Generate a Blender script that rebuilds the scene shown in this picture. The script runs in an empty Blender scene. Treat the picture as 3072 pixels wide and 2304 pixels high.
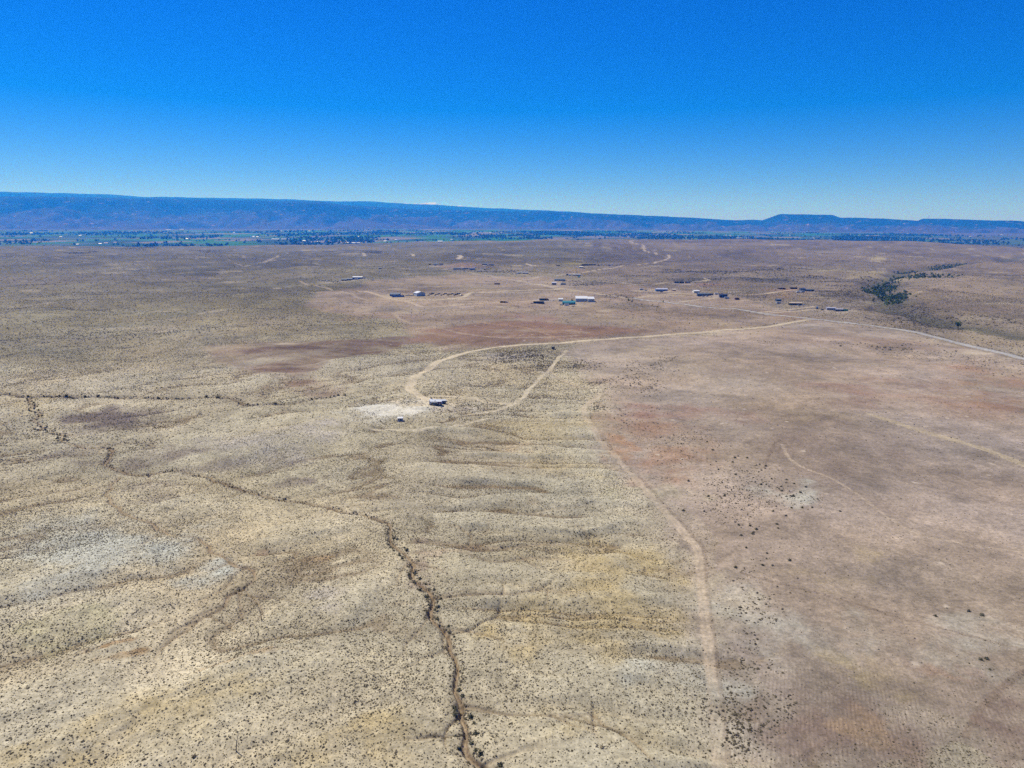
import bpy, math, random
import numpy as np
from mathutils import Vector, Matrix

random.seed(11)
rng = np.random.default_rng(11)
S = bpy.context.scene
COL = S.collection

# ------------------------------------------------------------------ camera
CAM_H = 120.0
FPX = 2076.0                    # focal length in pixels of the 3072 px wide photograph
HORIZON_ROW = 674.0             # image row of eye level
PITCH = math.atan((1152 - HORIZON_ROW) / FPX)
cam_data = bpy.data.cameras.new('camera')
cam_data.sensor_fit = 'HORIZONTAL'
cam_data.sensor_width = 36.0
cam_data.lens = 36.0 * FPX / 3072.0
cam_data.clip_start = 1.0
cam_data.clip_end = 150000.0
cam = bpy.data.objects.new('camera', cam_data)
cam.location = (0, 0, CAM_H)
cam.rotation_euler = (math.pi / 2 - PITCH, 0, 0)
COL.objects.link(cam)
S.camera = cam

# ------------------------------------------------------------------ sky, sun, exposure
SUN_EL, SUN_AZ = 59.0, -50.0    # azimuth from +Y (view direction), negative = to the left
w = bpy.data.worlds.new('World')
S.world = w
w.use_nodes = True
nt = w.node_tree
nt.nodes.clear()
out = nt.nodes.new('ShaderNodeOutputWorld')
bg = nt.nodes.new('ShaderNodeBackground')
sky = nt.nodes.new('ShaderNodeTexSky')
sky.sky_type = 'NISHITA'
sky.sun_disc = False
sky.sun_elevation = math.radians(SUN_EL)
sky.sun_rotation = math.radians(SUN_AZ)
sky.altitude = 1600
sky.air_density = 1.0
sky.dust_density = 0.3
sky.ozone_density = 4.0
hs = nt.nodes.new('ShaderNodeHueSaturation')
hs.inputs['Saturation'].default_value = 1.62
hs.inputs['Value'].default_value = 0.9
bg.inputs['Strength'].default_value = 0.10
nt.links.new(sky.outputs[0], hs.inputs['Color'])
tint = nt.nodes.new('ShaderNodeMix'); tint.data_type = 'RGBA'; tint.blend_type = 'MULTIPLY'
tint.inputs[0].default_value = 1.0
tint.inputs[7].default_value = (0.41, 0.445, 0.87, 1)      # deep blue polarised look of the photograph
nt.links.new(hs.outputs[0], tint.inputs[6])
nt.links.new(tint.outputs[2], bg.inputs[0])
nt.links.new(bg.outputs[0], out.inputs[0])

sd = bpy.data.lights.new('sun', 'SUN')
sd.energy = 4.2
sd.angle = math.radians(0.53)
sd.color = (1.0, 0.965, 0.90)
sun = bpy.data.objects.new('sun', sd)
a, e = math.radians(SUN_AZ), math.radians(SUN_EL)
to_sun = Vector((math.sin(a) * math.cos(e), math.cos(a) * math.cos(e), math.sin(e)))
sun.rotation_euler = to_sun.to_track_quat('Z', 'Y').to_euler()
sun.location = (0, 0, 500)
COL.objects.link(sun)

S.view_settings.view_transform = 'Standard'
S.view_settings.look = 'None'
S.view_settings.gamma = 1.0
S.view_settings.exposure = 0.60
S.view_settings.use_curve_mapping = False
S.cycles.max_bounces = 5
S.cycles.diffuse_bounces = 2
S.cycles.glossy_bounces = 2
S.cycles.transmission_bounces = 2
S.cycles.volume_bounces = 1
S.cycles.use_denoising = False
S.cycles.use_adaptive_sampling = False

HAZE_DENSITY = 7.2e-5
HAZE_COLOR = (0.015, 0.24, 1.0)

# ------------------------------------------------------------------ helpers: colour, noise, projection
KALB = 0.60

def lin(c):
    c = np.asarray(c, float) / 255.0
    return np.where(c <= 0.04045, c / 12.92, ((c + 0.055) / 1.055) ** 2.4)

def alb(r, g, b):
    return lin((r, g, b)) * KALB

def hash2(ix, iy, seed=0):
    h = (ix.astype(np.int64) * 374761393 + iy.astype(np.int64) * 668265263 + seed * 1274126177) & 0xFFFFFFFF
    h = ((h ^ (h >> 13)) * 1274126177) & 0xFFFFFFFF
    h = (h ^ (h >> 16)) & 0xFFFFFFFF
    return h / 4294967295.0

def vnoise(x, y, seed=0):
    ix, iy = np.floor(x), np.floor(y)
    fx, fy = x - ix, y - iy
    fx = fx * fx * (3 - 2 * fx)
    fy = fy * fy * (3 - 2 * fy)
    a_ = hash2(ix, iy, seed); b_ = hash2(ix + 1, iy, seed)
    c_ = hash2(ix, iy + 1, seed); d_ = hash2(ix + 1, iy + 1, seed)
    return (a_ * (1 - fx) + b_ * fx) * (1 - fy) + (c_ * (1 - fx) + d_ * fx) * fy

def fbm(x, y, wl, octv=4, seed=0, gain=0.5):
    """fractal noise about zero, roughly -1..1; wl = wavelength in metres"""
    s = np.zeros_like(x, dtype=float); amp = 1.0; tot = 0.0
    x = x / wl; y = y / wl
    for o in range(octv):
        s += amp * (vnoise(x, y, seed + o * 17) * 2 - 1)
        tot += amp
        amp *= gain
        x, y = (x * 0.8 - y * 0.6) * 2.03 + 3.1, (x * 0.6 + y * 0.8) * 2.03 - 1.7
    return s / tot * 1.6

def sstep(a_, b_, x):
    t = np.clip((x - a_) / (b_ - a_), 0, 1)
    return t * t * (3 - 2 * t)

CP, SP = math.cos(PITCH), math.sin(PITCH)

def ray(sx, sy):
    u = (np.asarray(sx, float) - 1536) / FPX
    v = (1152 - np.asarray(sy, float)) / FPX
    return u, CP + v * SP, v * CP - SP

def slope(sx, sy):
    dx, dy, dz = ray(sx, sy)
    return -dz / np.hypot(dx, dy)

# the skyline of the near plateau (photo rows) against direction
EDGE_X = [-900, 0, 350, 620, 760, 950, 1150, 1300, 1450, 1560, 1700, 2000, 2300, 2600, 2750, 2900, 3072, 3900]
EDGE_Y = [738, 738, 741, 738, 737, 734, 730, 727, 723, 720, 718, 717, 720, 722, 724, 734, 742, 745]
BASE_X = [-900, 0, 760, 1400, 1900, 2300, 2700, 3072, 3900]
BASE_Y = [689, 689, 688, 687, 690, 696, 699, 702, 703]
R_EDGE, R_BASE = 4600.0, 14000.0

# right-hand gully, photo pixels
GULLY = [(3200, 752), (3072, 766), (2987, 781), (2895, 788), (2852, 797), (2778, 804), (2716, 812), (2690, 826), (2660, 842),
         (2635, 856), (2655, 872), (2678, 890), (2680, 921), (2757, 940), (2824, 953), (2873, 968), (2960, 985), (3072, 1000)]
GULLY_ARM = [(2690, 828), (2740, 835), (2800, 838), (2860, 840)]

MOUNDS = [(2645, 776, 60, 9), (2530, 822, 70, 8), (2640, 836, 90, 9), (2780, 824, 140, 9), (2960, 850, 180, 10), (2930, 985, 60, 5),
          (3000, 800, 200, 10), (2760, 880, 110, 6), (1100, 760, 160, 5), (300, 762, 220, 7), (620, 770, 200, 6)]

def column(x, y):
    """photo column of a distant direction"""
    return 1536 + FPX * x / (np.maximum(y, 1.0) * CP)

def macro(x, y):
    r = np.hypot(x, y)
    sx = np.where(y > 0.2 * np.abs(x), column(x, y), np.where(x > 0, 3900, -900))
    sx = np.clip(sx, -900, 3900)
    ed = np.interp(sx, EDGE_X, EDGE_Y)
    zc = CAM_H - R_EDGE * slope(sx, ed)
    bs = np.interp(sx, BASE_X, BASE_Y)
    zb = CAM_H - R_BASE * slope(sx, bs)
    z = zc * sstep(2000, R_EDGE, r)
    zv = -60 + (zb + 60) * np.clip((r - 5400) / (R_BASE - 5400), 0, 1)
    k = sstep(R_EDGE, R_EDGE + 800, r)
    z = z * (1 - k) + zv * k
    land = 1 - k
    z = z + land * fbm(x, y, 230, 3, 5) * (1.6 + 3.2 * sstep(500, 2500, r))
    z = z + land * fbm(x, y, 900, 2, 9) * 9 * sstep(900, 2600, r) * (1 - 0.8 * sstep(3800, 4600, r))
    z = z + 1.9 * land * fbm(x, y, 75, 3, 21) * (1 - sstep(1500, 3000, r))
    return z

def unproject(pts, h=None):
    pts = np.asarray(pts, float)
    dx, dy, dz = ray(pts[:, 0], pts[:, 1])
    ts = np.geomspace(110, 16000, 700)
    X = dx[:, None] * ts; Y = dy[:, None] * ts; Z = CAM_H + dz[:, None] * ts
    H = macro(X, Y)
    below = Z < H
    i = np.where(below.any(1), below.argmax(1), len(ts) - 1)
    n = np.arange(len(pts)); j = np.maximum(i - 1, 0)
    d1 = Z[n, j] - H[n, j]; d2 = Z[n, i] - H[n, i]
    f = np.clip(d1 / np.where(np.abs(d1 - d2) < 1e-6, 1, d1 - d2), 0, 1)
    t = ts[j] + (ts[i] - ts[j]) * f
    return np.stack([dx * t, dy * t], 1)

def dcoord(pts, k=3072 / 2212.0):
    return [(p[0] * k, p[1] * k) for p in pts]

def smooth_line(P, n=4):
    """Catmull-Rom refinement of a world polyline"""
    P = np.asarray(P, float)
    Q = np.vstack([2 * P[0] - P[1], P, 2 * P[-1] - P[-2]])
    outp = []
    for i in range(1, len(Q) - 2):
        p0, p1, p2, p3 = Q[i - 1], Q[i], Q[i + 1], Q[i + 2]
        for k in range(n):
            t = k / n
            outp.append(0.5 * ((2 * p1) + (-p0 + p2) * t + (2 * p0 - 5 * p1 + 4 * p2 - p3) * t * t + (-p0 + 3 * p1 - 3 * p2 + p3) * t ** 3))
    outp.append(P[-1])
    return np.array(outp)

def wline(pts, n=4):
    return smooth_line(unproject(pts), n)

def wiggle(L, amp, wl, seed):
    """natural meander of a world polyline"""
    d = np.r_[0, np.cumsum(np.hypot(*np.diff(L, axis=0).T))]
    m = max(int(d[-1] / (wl * 0.25)), 2)
    q = np.linspace(0, d[-1], m)
    P = np.stack([np.interp(q, d, L[:, 0]), np.interp(q, d, L[:, 1])], 1)
    T = np.gradient(P, axis=0); T /= np.maximum(np.hypot(T[:, 0], T[:, 1]), 1e-6)[:, None]
    o = (vnoise(q / wl, q * 0 + seed, seed) - 0.5) * 2 * amp + (vnoise(q / wl * 2.3, q * 0 + seed, seed + 3) - 0.5) * amp
    return P + np.stack([-T[:, 1], T[:, 0]], 1) * o[:, None]

def dist_poly(x, y, L, reach):
    """distance of points to a polyline, inf beyond reach; returns index subset and distance"""
    lo, hi = L.min(0) - reach, L.max(0) + reach
    idx = np.nonzero((x > lo[0]) & (x < hi[0]) & (y > lo[1]) & (y < hi[1]))[0]
    px, py = x[idx], y[idx]
    best = np.full(len(idx), 1e9)
    for i in range(len(L) - 1):
        ax, ay = L[i]; bx, by = L[i + 1]
        sel = np.nonzero((px > min(ax, bx) - reach) & (px < max(ax, bx) + reach) & (py > min(ay, by) - reach) & (py < max(ay, by) + reach))[0]
        if not len(sel):
            continue
        qx, qy = px[sel] - ax, py[sel] - ay
        vx, vy = bx - ax, by - ay
        t = np.clip((qx * vx + qy * vy) / max(vx * vx + vy * vy, 1e-9), 0, 1)
        d = np.hypot(qx - t * vx, qy - t * vy)
        best[sel] = np.minimum(best[sel], d)
    keep = best < reach
    return idx[keep], best[keep]

def in_poly(x, y, P):
    inside = np.zeros(len(x), bool)
    j = len(P) - 1
    for i in range(len(P)):
        xi, yi = P[i]; xj, yj = P[j]
        c = ((yi > y) != (yj > y)) & (x < (xj - xi) * (y - yi) / (yj - yi + 1e-12) + xi)
        inside ^= c
        j = i
    return inside

# ------------------------------------------------------------------ layout: tracks, channels, patches (photo coordinates on the ground)
D = dcoord
TRACKS = [  # (points, half width m, colour, strength)
    (D([(1755, 690), (1680, 702), (1600, 711), (1500, 719), (1400, 727), (1250, 737), (1150, 744), (1060, 752), (1000, 763), (960, 778), (920, 800), (895, 820), (884, 833), (892, 845), (912, 856), (925, 862)]), 3.3, (232, 216, 186), 1.0),
    ([(1900, 894), (1870, 893), (1775, 878), (1689, 867), (1623, 853.6), (1553, 844), (1450, 825), (1431, 822), (1334, 809), (1290, 805), (1250, 808)], 4.6, (198, 182, 158), 0.9),
    ([(1553, 844), (1613, 832), (1694, 824), (1748, 818), (1830, 805), (1911, 795), (1962, 789)], 4.4, (206, 190, 166), 0.95),
    ([(1962, 789), (2010, 769), (1958, 759), (1932, 750), (1936, 745), (1927, 740), (1932, 737), (1896, 727), (1887, 723), (1903, 719)], 5.0, (206, 190, 166), 0.9),
    ([(1689, 867), (1667, 868), (1558, 872), (1450, 876.6), (1412, 878), (1396, 890), (1361, 895.6), (1301, 900.5), (1212, 902.5)], 4.6, (216, 200, 172), 1.0),
    ([(1070, 870), (1084, 874), (1110, 880), (1136, 887.5), (1171, 897), (1212, 903.7), (1239, 910.5), (1269, 919.5), (1361, 917), (1450, 911), (1518, 908), (1602, 902), (1645, 898), (1690, 895)], 4.2, (208, 188, 162), 1.0),
    ([(900, 844), (949, 860), (1008, 872.5), (1063, 890), (1106, 901)], 3.6, (192, 174, 152), 0.7),
    ([(1240, 973), (1204, 959), (1187.5, 944), (1190, 936), (1215, 930), (1250, 932)], 2.6, (196, 178, 154), 0.8),
    ([(1240, 968), (1287, 980), (1356, 994.5), (1428, 1007), (1519, 1014), (1640, 1012), (1740, 1005)], 2.4, (196, 176, 152), 0.8),
    ([(1440, 968), (1551, 980), (1609, 993), (1663, 1011), (1690, 1022)], 2.4, (190, 156, 128), 0.7),
    ([(2020, 910), (2080, 901), (2147, 893)], 4.0, (208, 192, 166), 1.0),
    ([(1911, 893), (2019, 881), (2071, 881), (2197, 884), (2280, 883), (2349, 873), (2390, 869)], 4.2, (206, 188, 162), 1.0),
    ([(1748, 844), (1838, 847), (1911, 854), (1992, 848), (2071, 845), (2115, 842), (2125, 838.5), (2115, 835)], 4.2, (204, 188, 164), 0.95),
    ([(2277, 937), (2416, 923), (2440, 920)], 3.8, (208, 190, 166), 1.0),
    ([(2299, 940), (2380, 934), (2447, 929), (2480, 932)], 3.8, (208, 190, 166), 1.0),
    ([(1700, 1050), (1681, 1070), (1660, 1092), (1641, 1117), (1620, 1135), (1587, 1168), (1566, 1197), (1533, 1213), (1482, 1230), (1410, 1237), (1360, 1240)], 1.7, (222, 208, 180), 0.95),
    (D([(1200, 815), (1240, 832), (1275, 842), (1288, 852), (1280, 865), (1272, 885), (1285, 920), (1310, 955), (1350, 995), (1390, 1040), (1430, 1085), (1470, 1125), (1500, 1160), (1520, 1185), (1525, 1240), (1530, 1300), (1545, 1400), (1558, 1500), (1570, 1600), (1578, 1700)]), 0.7, (150, 130, 110), 0.38),
    (D([(1296, 852), (1262, 885), (1276, 922), (1300, 958), (1340, 998), (1380, 1044), (1420, 1089), (1460, 1130), (1490, 1165), (1508, 1190), (1512, 1240), (1517, 1300), (1530, 1400), (1541, 1500), (1551, 1600), (1558, 1700)]), 1.7, (212, 193, 168), 0.72),
    ([(1100, 1282), (1171, 1287), (1247, 1293), (1302, 1289), (1374, 1275), (1410, 1266), (1470, 1255)], 1.5, (222, 210, 184), 0.9),
    ([(1294, 1186), (1360, 1188), (1482, 1206), (1533, 1212)], 1.4, (216, 202, 176), 0.8),
    ([(1226, 1139), (1193, 1150), (1085, 1157), (1030, 1136), (985, 1128)], 1.2, (200, 186, 160), 0.55),
    (D([(735, 1150), (738, 1230), (730, 1310), (722, 1400), (718, 1500), (716, 1660)]), 1.0, (200, 188, 162), 0.35),
    (D([(1690, 960), (1705, 990), (1740, 1012), (1800, 1035), (1870, 1080), (1930, 1125), (1990, 1155), (2060, 1170), (2212, 1192)]), 0.9, (196, 178, 156), 0.7),
    (D([(1650, 1010), (1672, 960), (1684, 950)]), 0.7, (140, 120, 104), 0.5),
    (D([(1880, 895), (1970, 925), (2050, 947), (2130, 972), (2230, 1010)]), 2.6, (198, 182, 152), 0.75),
    (D([(1600, 1240), (1800, 1290), (1960, 1340), (2200, 1400)]), 0.6, (140, 122, 106), 0.45),
    (D([(2085, 1590), (2120, 1530), (2160, 1490), (2212, 1450)]), 0.9, (132, 112, 96), 0.5),
    (D([(1250, 755), (1330, 770), (1420, 800), (1500, 850)]), 1.4, (190, 168, 146), 0.4),
    (D([(1760, 745), (1900, 800), (2040, 830), (2212, 850)]), 1.6, (150, 128, 110), 0.35),
    (D([(560, 568), (600, 555)]), 4.0, (195, 180, 162), 0.6),
    ([(790, 787), (800, 783), (835, 768), (815, 765)], 4.5, (200, 186, 168), 0.7),
    ([(700, 790), (740, 799), (790, 802)], 4.0, (195, 180, 162), 0.5),
    ([(1375, 776), (1385, 770), (1375, 768)], 7.0, (220, 204, 182), 0.9),
    ([(1375, 777), (1420, 780), (1460, 783)], 4.0, (210, 194, 172), 0.8),
    ([(1225, 768), (1240, 766), (1236, 762)], 7.0, (215, 200, 180), 0.8),
    ([(1075, 762), (1090, 762), (1094, 768)], 7.0, (210, 196, 176), 0.7),
    ([(1580, 790), (1590, 796), (1610, 798)], 3.5, (224, 208, 186), 0.9),
    ([(1450, 796), (1500, 797), (1560, 797)], 3.0, (214, 198, 174), 0.7),
    ([(1300, 812), (1340, 806), (1400, 800), (1440, 793), (1500, 792)], 2.6, (205, 188, 164), 0.6),
    ([(1500, 800), (1530, 826), (1548, 820)], 2.0, (200, 184, 160), 0.5),
    ([(1560, 853), (1640, 857), (1700, 859), (1770, 856)], 3.8, (216, 200, 174), 0.95),
]
ROAD = [(3300, 1140), (3160, 1098), (3072, 1078), (2980, 1055), (2880, 1032), (2790, 1009), (2700, 990), (2600, 976), (2438, 958), (2270, 938), (2102, 921), (2020, 910), (1950, 902), (1900, 894)]
CHANNELS = [  # (points, half width, depth, colour, colour halo m)
    (D([(-60, 846), (0, 848), (60, 855), (140, 857), (250, 857), (330, 860), (420, 860), (500, 858), (540, 872), (600, 872), (680, 862), (750, 852)]), 1.1, 1.9, (118, 102, 86), 0.9),
    (D([(60, 860), (75, 895), (100, 925), (150, 955), (180, 965), (235, 967), (243, 985), (230, 1005), (265, 1022), (300, 1027), (350, 1020), (430, 1025), (480, 1035), (520, 1058), (590, 1075), (640, 1085), (690, 1090), (760, 1108), (810, 1122), (835, 1138), (840, 1165), (868, 1190), (880, 1215), (885, 1240), (905, 1262), (930, 1285), (945, 1300), (942, 1325), (950, 1350), (965, 1400), (985, 1450), (990, 1500), (985, 1560), (985, 1600), (1005, 1640), (1040, 1659), (1080, 1700)]), 0.5, 1.1, (142, 121, 98), 0.9),
    (D([(262, 1030), (240, 1050), (250, 1080), (280, 1105), (330, 1125), (380, 1150), (420, 1165), (450, 1190), (500, 1215), (543, 1235), (545, 1255), (490, 1280), (478, 1310), (450, 1330), (400, 1360), (360, 1400), (330, 1450)]), 0.5, 0.8, (146, 125, 102), 0.75),
    (D([(930, 1285), (1000, 1289), (1100, 1288), (1150, 1278), (1180, 1270), (1240, 1290), (1330, 1300)]), 0.55, 0.7, (150, 130, 105), 0.55),
    (D([(990, 1515), (1040, 1525), (1090, 1540), (1170, 1545), (1250, 1550), (1330, 1552), (1430, 1548)]), 0.7, 0.6, (145, 125, 100), 0.55),
    (D([(1040, 1655), (1100, 1640), (1160, 1625), (1250, 1615), (1330, 1610)]), 0.7, 0.5, (145, 125, 104), 0.4),
    (D([(760, 1108), (820, 1103), (880, 1097), (940, 1085), (1010, 1075), (1080, 1060), (1150, 1050)]), 0.45, 0.5, (140, 126, 104), 0.5),
    (D([(885, 1172), (940, 1166), (1010, 1174), (1080, 1178), (1150, 1176), (1230, 1172), (1300, 1180), (1380, 1168)]), 0.5, 0.5, (145, 124, 98), 0.5),
    (D([(888, 1195), (960, 1190), (1030, 1205), (1090, 1215), (1150, 1205), (1220, 1212), (1300, 1235), (1380, 1250)]), 0.5, 0.45, (148, 128, 104), 0.45),
    (D([(1000, 1390), (1080, 1398), (1150, 1400), (1220, 1410), (1300, 1405)]), 0.6, 0.4, (150, 130, 104), 0.4),
    (D([(1330, 1310), (1390, 1345), (1430, 1380), (1470, 1405), (1530, 1420)]), 0.8, 0.5, (150, 130, 104), 0.45),
    (D([(960, 1115), (1050, 1110), (1150, 1105), (1250, 1095), (1340, 1080)]), 0.5, 0.5, (150, 132, 106), 0.4),
    (D([(1000, 1020), (1100, 1010), (1180, 1012), (1260, 1000), (1330, 1005)]), 0.5, 0.5, (148, 130, 108), 0.35),
    ([(1041, 1237), (1103, 1238), (1142, 1247), (1164, 1255)], 0.35, 0.4, (110, 96, 84), 0.8),
    ([(1171, 1250), (1200, 1248), (1247, 1238), (1290, 1237)], 0.35, 0.4, (110, 96, 84), 0.8),
    ([(1193, 1255), (1251, 1257), (1309, 1258)], 0.4, 0.4, (110, 96, 84), 0.85),
    ([(940, 1228), (970, 1234), (985, 1242)], 0.5, 0.4, (112, 98, 84), 0.7),
    (D([(1255, 800), (1300, 820), (1285, 835), (1260, 838), (1225, 826), (1195, 812), (1190, 795), (1210, 770)]), 0.8, 0.5, (176, 160, 140), 0.5),
    (D([(600, 725), (500, 722), (420, 728), (340, 735)]), 0.8, 0.7, (120, 108, 92), 0.7),
    ([(1880, 895), (1905, 905), (1935, 920), (1965, 930), (2010, 940), (2050, 945)], 1.4, 1.2, (130, 116, 96), 0.7),
    ([(1560, 846), (1600, 850), (1650, 858), (1700, 869)], 0.8, 0.5, (135, 116, 96), 0.4),
]
# soft patches: centre (d pixels), half sizes (d pixels), colour, strength
YEL, PALE, LIL = (204, 184, 136), (208, 208, 194), (198, 190, 184)
RUST, RED, BRN, PUR, TAN = (166, 130, 106), (158, 124, 112), (132, 108, 94), (128, 114, 108), (182, 152, 112)
PATCHES = [
    (1150, 1400, 190, 70, YEL, .75), (1330, 1215, 130, 45, YEL, .7), (1300, 1330, 150, 60, YEL, .65), (850, 1600, 150, 60, YEL, .7), (330, 1560, 170, 70, YEL, .65),
    (100, 1630, 150, 50, YEL, .75), (500, 1500, 120, 40, YEL, .45), (60, 880, 60, 40, YEL, .5), (1180, 930, 130, 30, YEL, .45), (1230, 1010, 90, 20, YEL, .4), (1250, 1590, 160, 50, YEL, .4),
    (130, 1360, 90, 40, (190, 184, 140), .5), (1400, 1060, 120, 20, (190, 184, 146), .4), (1090, 965, 60, 12, TAN, .4), (1200, 1090, 60, 10, TAN, .35),
    (180, 1200, 130, 60, PALE, .8), (310, 1180, 120, 55, PALE, .7), (470, 1230, 60, 35, PALE, .9), (150, 1130, 90, 40, PALE, .45), (620, 960, 150, 45, LIL, .55), (1720, 1060, 50, 25, PALE, .6),
    (1640, 1060, 40, 20, PALE, .3), (1610, 1340, 80, 80, PALE, .3), (1760, 1400, 110, 50, PALE, .3), (1900, 1380, 170, 35, PALE, .28), (2130, 1370, 90, 40, PALE, .28), (700, 1290, 60, 25, LIL, .4), (1500, 1480, 110, 50, PALE, .5),
    (1600, 1580, 140, 60, (186, 178, 166), .4),
    (220, 1399, 70, 7, TAN, .9), (255, 1424, 60, 9, TAN, .8), (585, 1412, 60, 8, TAN, .8), (480, 1440, 50, 6, TAN, .7), (660, 1385, 35, 5, TAN, .7), (690, 1200, 30, 7, TAN, .6), (560, 1195, 20, 5, RUST, .5),
    (1430, 935, 140, 60, RUST, .62), (1450, 1010, 90, 35, (172, 134, 106), .7), (1330, 970, 40, 40, (186, 146, 112), .7), (1400, 885, 70, 20, RED, .5), (1560, 900, 90, 18, RED, .35),
    (1900, 850, 120, 16, RED, .5), (2060, 880, 190, 40, RUST, .6), (2150, 810, 110, 26, RUST, .6), (1850, 870, 40, 20, RED, .3), (1980, 830, 130, 10, RED, .45), (2090, 850, 60, 20, (170, 130, 90), .4),
    (1140, 690, 70, 16, RED, .6), (1220, 716, 60, 10, RUST, .6), (820, 685, 70, 8, RED, .5), (900, 735, 40, 6, RED, .3), (1300, 905, 30, 40, (180, 150, 126), .4),
    (660, 835, 90, 25, (150, 118, 100), .55), (240, 905, 95, 22, PUR, .8), (330, 990, 120, 16, PUR, .6), (620, 1048, 90, 12, PUR, .6), (140, 985, 110, 25, PUR, .4), (480, 1010, 120, 14, (140, 128, 118), .5), (330, 1065, 80, 25, (150, 138, 128), .4),
    (910, 1215, 30, 50, (160, 138, 124), .5), (960, 1195, 60, 10, RED, .3), (1000, 1180, 60, 8, (165, 140, 122), .4),
    (1230, 572, 30, 9, (172, 158, 92), .85), (1250, 585, 30, 6, (182, 146, 96), .7), (1120, 562, 90, 12, (150, 132, 108), .4),
    (1700, 630, 70, 7, (186, 140, 112), .7), (1660, 640, 60, 6, (186, 150, 122), .6), (1530, 615, 70, 6, (180, 142, 118), .6), (1400, 640, 40, 6, (182, 146, 122), .5), (1010, 574, 50, 5, (190, 150, 130), .5),
    (1140, 715, 200, 16, (146, 116, 98), .5), (1020, 690, 90, 10, (140, 118, 102), .5), (1750, 960, 130, 60, (150, 132, 118), .5), (1650, 800, 160, 30, (150, 132, 118), .45), (1900, 1100, 150, 60, (150, 132, 118), .4),
    (2050, 1180, 130, 50, (176, 158, 140), .5), (1800, 1560, 170, 80, (142, 123, 110), .75), (2180, 1600, 60, 80, (126, 106, 96), .6), (2030, 1455, 70, 14, RUST, .4), (2090, 1450, 40, 10, RED, .35), (1880, 1440, 90, 20, (176, 158, 120), .6),
    (1930, 1490, 70, 30, (172, 156, 118), .5), (1870, 1195, 40, 14, YEL, .3), (1790, 1250, 100, 20, (176, 158, 126), .4), (1880, 1580, 60, 40, (176, 150, 118), .5), (1745, 890, 90, 12, (176, 160, 130), .4),
    (1560, 700, 90, 8, (196, 178, 146), .6), (1800, 760, 80, 8, (190, 172, 144), .5), (1330, 690, 90, 12, (180, 164, 138), .5), (1180, 590, 140, 14, (178, 160, 132), .5), (900, 610, 100, 12, (184, 166, 140), .5), (980, 625, 90, 6, (160, 144, 104), .4),
    (1700, 716, 120, 14, (152, 130, 114), .5), (1900, 740, 120, 12, (150, 126, 110), .5), (1700, 680, 90, 10, (150, 126, 108), .5),
    (2080, 610, 110, 16, (186, 166, 142), .6), (2130, 640, 90, 10, (186, 166, 136), .6), (2060, 660, 80, 10, (150, 132, 118), .5), (1900, 560, 22, 5, (206, 192, 150), .9), (1840, 588, 40, 5, (196, 182, 142), .8), (1900, 600, 60, 7, (190, 174, 138), .7), (2110, 712, 40, 10, (186, 174, 142), .8), (2150, 735, 60, 8, (182, 168, 142), .6),
    (640, 600, 120, 10, (150, 140, 120), .5), (300, 640, 200, 14, (160, 150, 128), .45), (600, 640, 160, 14, (150, 142, 116), .5), (160, 600, 180, 14, (138, 126, 112), .5), (600, 690, 200, 14, (166, 152, 126), .45), (500, 760, 40, 30, (180, 158, 130), .4),
    (900, 880, 90, 15, (230, 224, 206), 1.15), (830, 893, 100, 20, (228, 224, 208), 1.15), (885, 870, 50, 10, (230, 216, 190), 1.15), (1110, 770, 60, 14, LIL, .6), (1185, 800, 18, 16, (214, 206, 192), .7), (1010, 882, 40, 8, LIL, .5),
    (870, 886, 90, 15, (232, 227, 212), 1.15), (800, 892, 60, 10, (226, 222, 208), 1.0), (925, 868, 22, 8, (230, 218, 194), 1.15), (908, 858, 16, 8, (234, 220, 194), 1.15), (940, 878, 40, 8, (224, 210, 186), 1.0),
    (860, 639, 40, 5, (200, 184, 160), .8), (905, 641, 70, 5, (196, 178, 152), .7), (1235, 656, 50, 8, (196, 180, 156), .7), (1190, 648, 30, 4, (176, 174, 178), .7), (740, 607, 60, 5, (196, 182, 162), .7),
    (1420, 628, 40, 3, (214, 198, 174), .8), (1540, 640, 50, 4, (196, 184, 172), .6), (1700, 636, 40, 4, (200, 178, 150), .6), (1710, 660, 25, 4, (196, 180, 156), .6), (1800, 672, 40, 4, (196, 182, 164), .6), (1470, 614, 30, 4, (196, 186, 176), .6),
    (960, 573, 22, 3, (206, 192, 176), .7), (1215, 612, 40, 4, (196, 180, 158), .5), (1010, 583, 50, 4, (170, 158, 148), .6),
]
POLY_PLAIN = D([(1290, 848), (1272, 885), (1290, 930), (1350, 995), (1400, 1050), (1470, 1125), (1520, 1185), (1528, 1300), (1550, 1430), (1575, 1720), (3300, 1720), (3300, 950), (2700, 870), (2212, 775), (1900, 705), (1755, 690), (1500, 719), (1250, 738), (1230, 770), (1280, 800), (1300, 830)])
POLY_MID = D([(650, 660), (700, 630), (860, 600), (1000, 590), (1200, 600), (1400, 620), (1600, 640), (1755, 690), (1500, 719), (1250, 738), (1060, 752), (960, 760), (900, 740), (880, 715), (860, 690), (760, 680)])
POLY_BROWN = D([(440, 748), (600, 738), (760, 735), (880, 726), (905, 738), (830, 760), (720, 780), (690, 800), (640, 812), (560, 805), (500, 790), (455, 772)])
POLY_BROWN_EAST = D([(880, 718), (1000, 706), (1100, 694), (1300, 704), (1420, 716), (1200, 736), (1050, 750), (900, 736)])
POLY_ROWS = D([(1600, 1430), (1850, 1425), (2080, 1470), (2212, 1500), (2500, 1560), (2500, 1720), (1610, 1720)])
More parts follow.
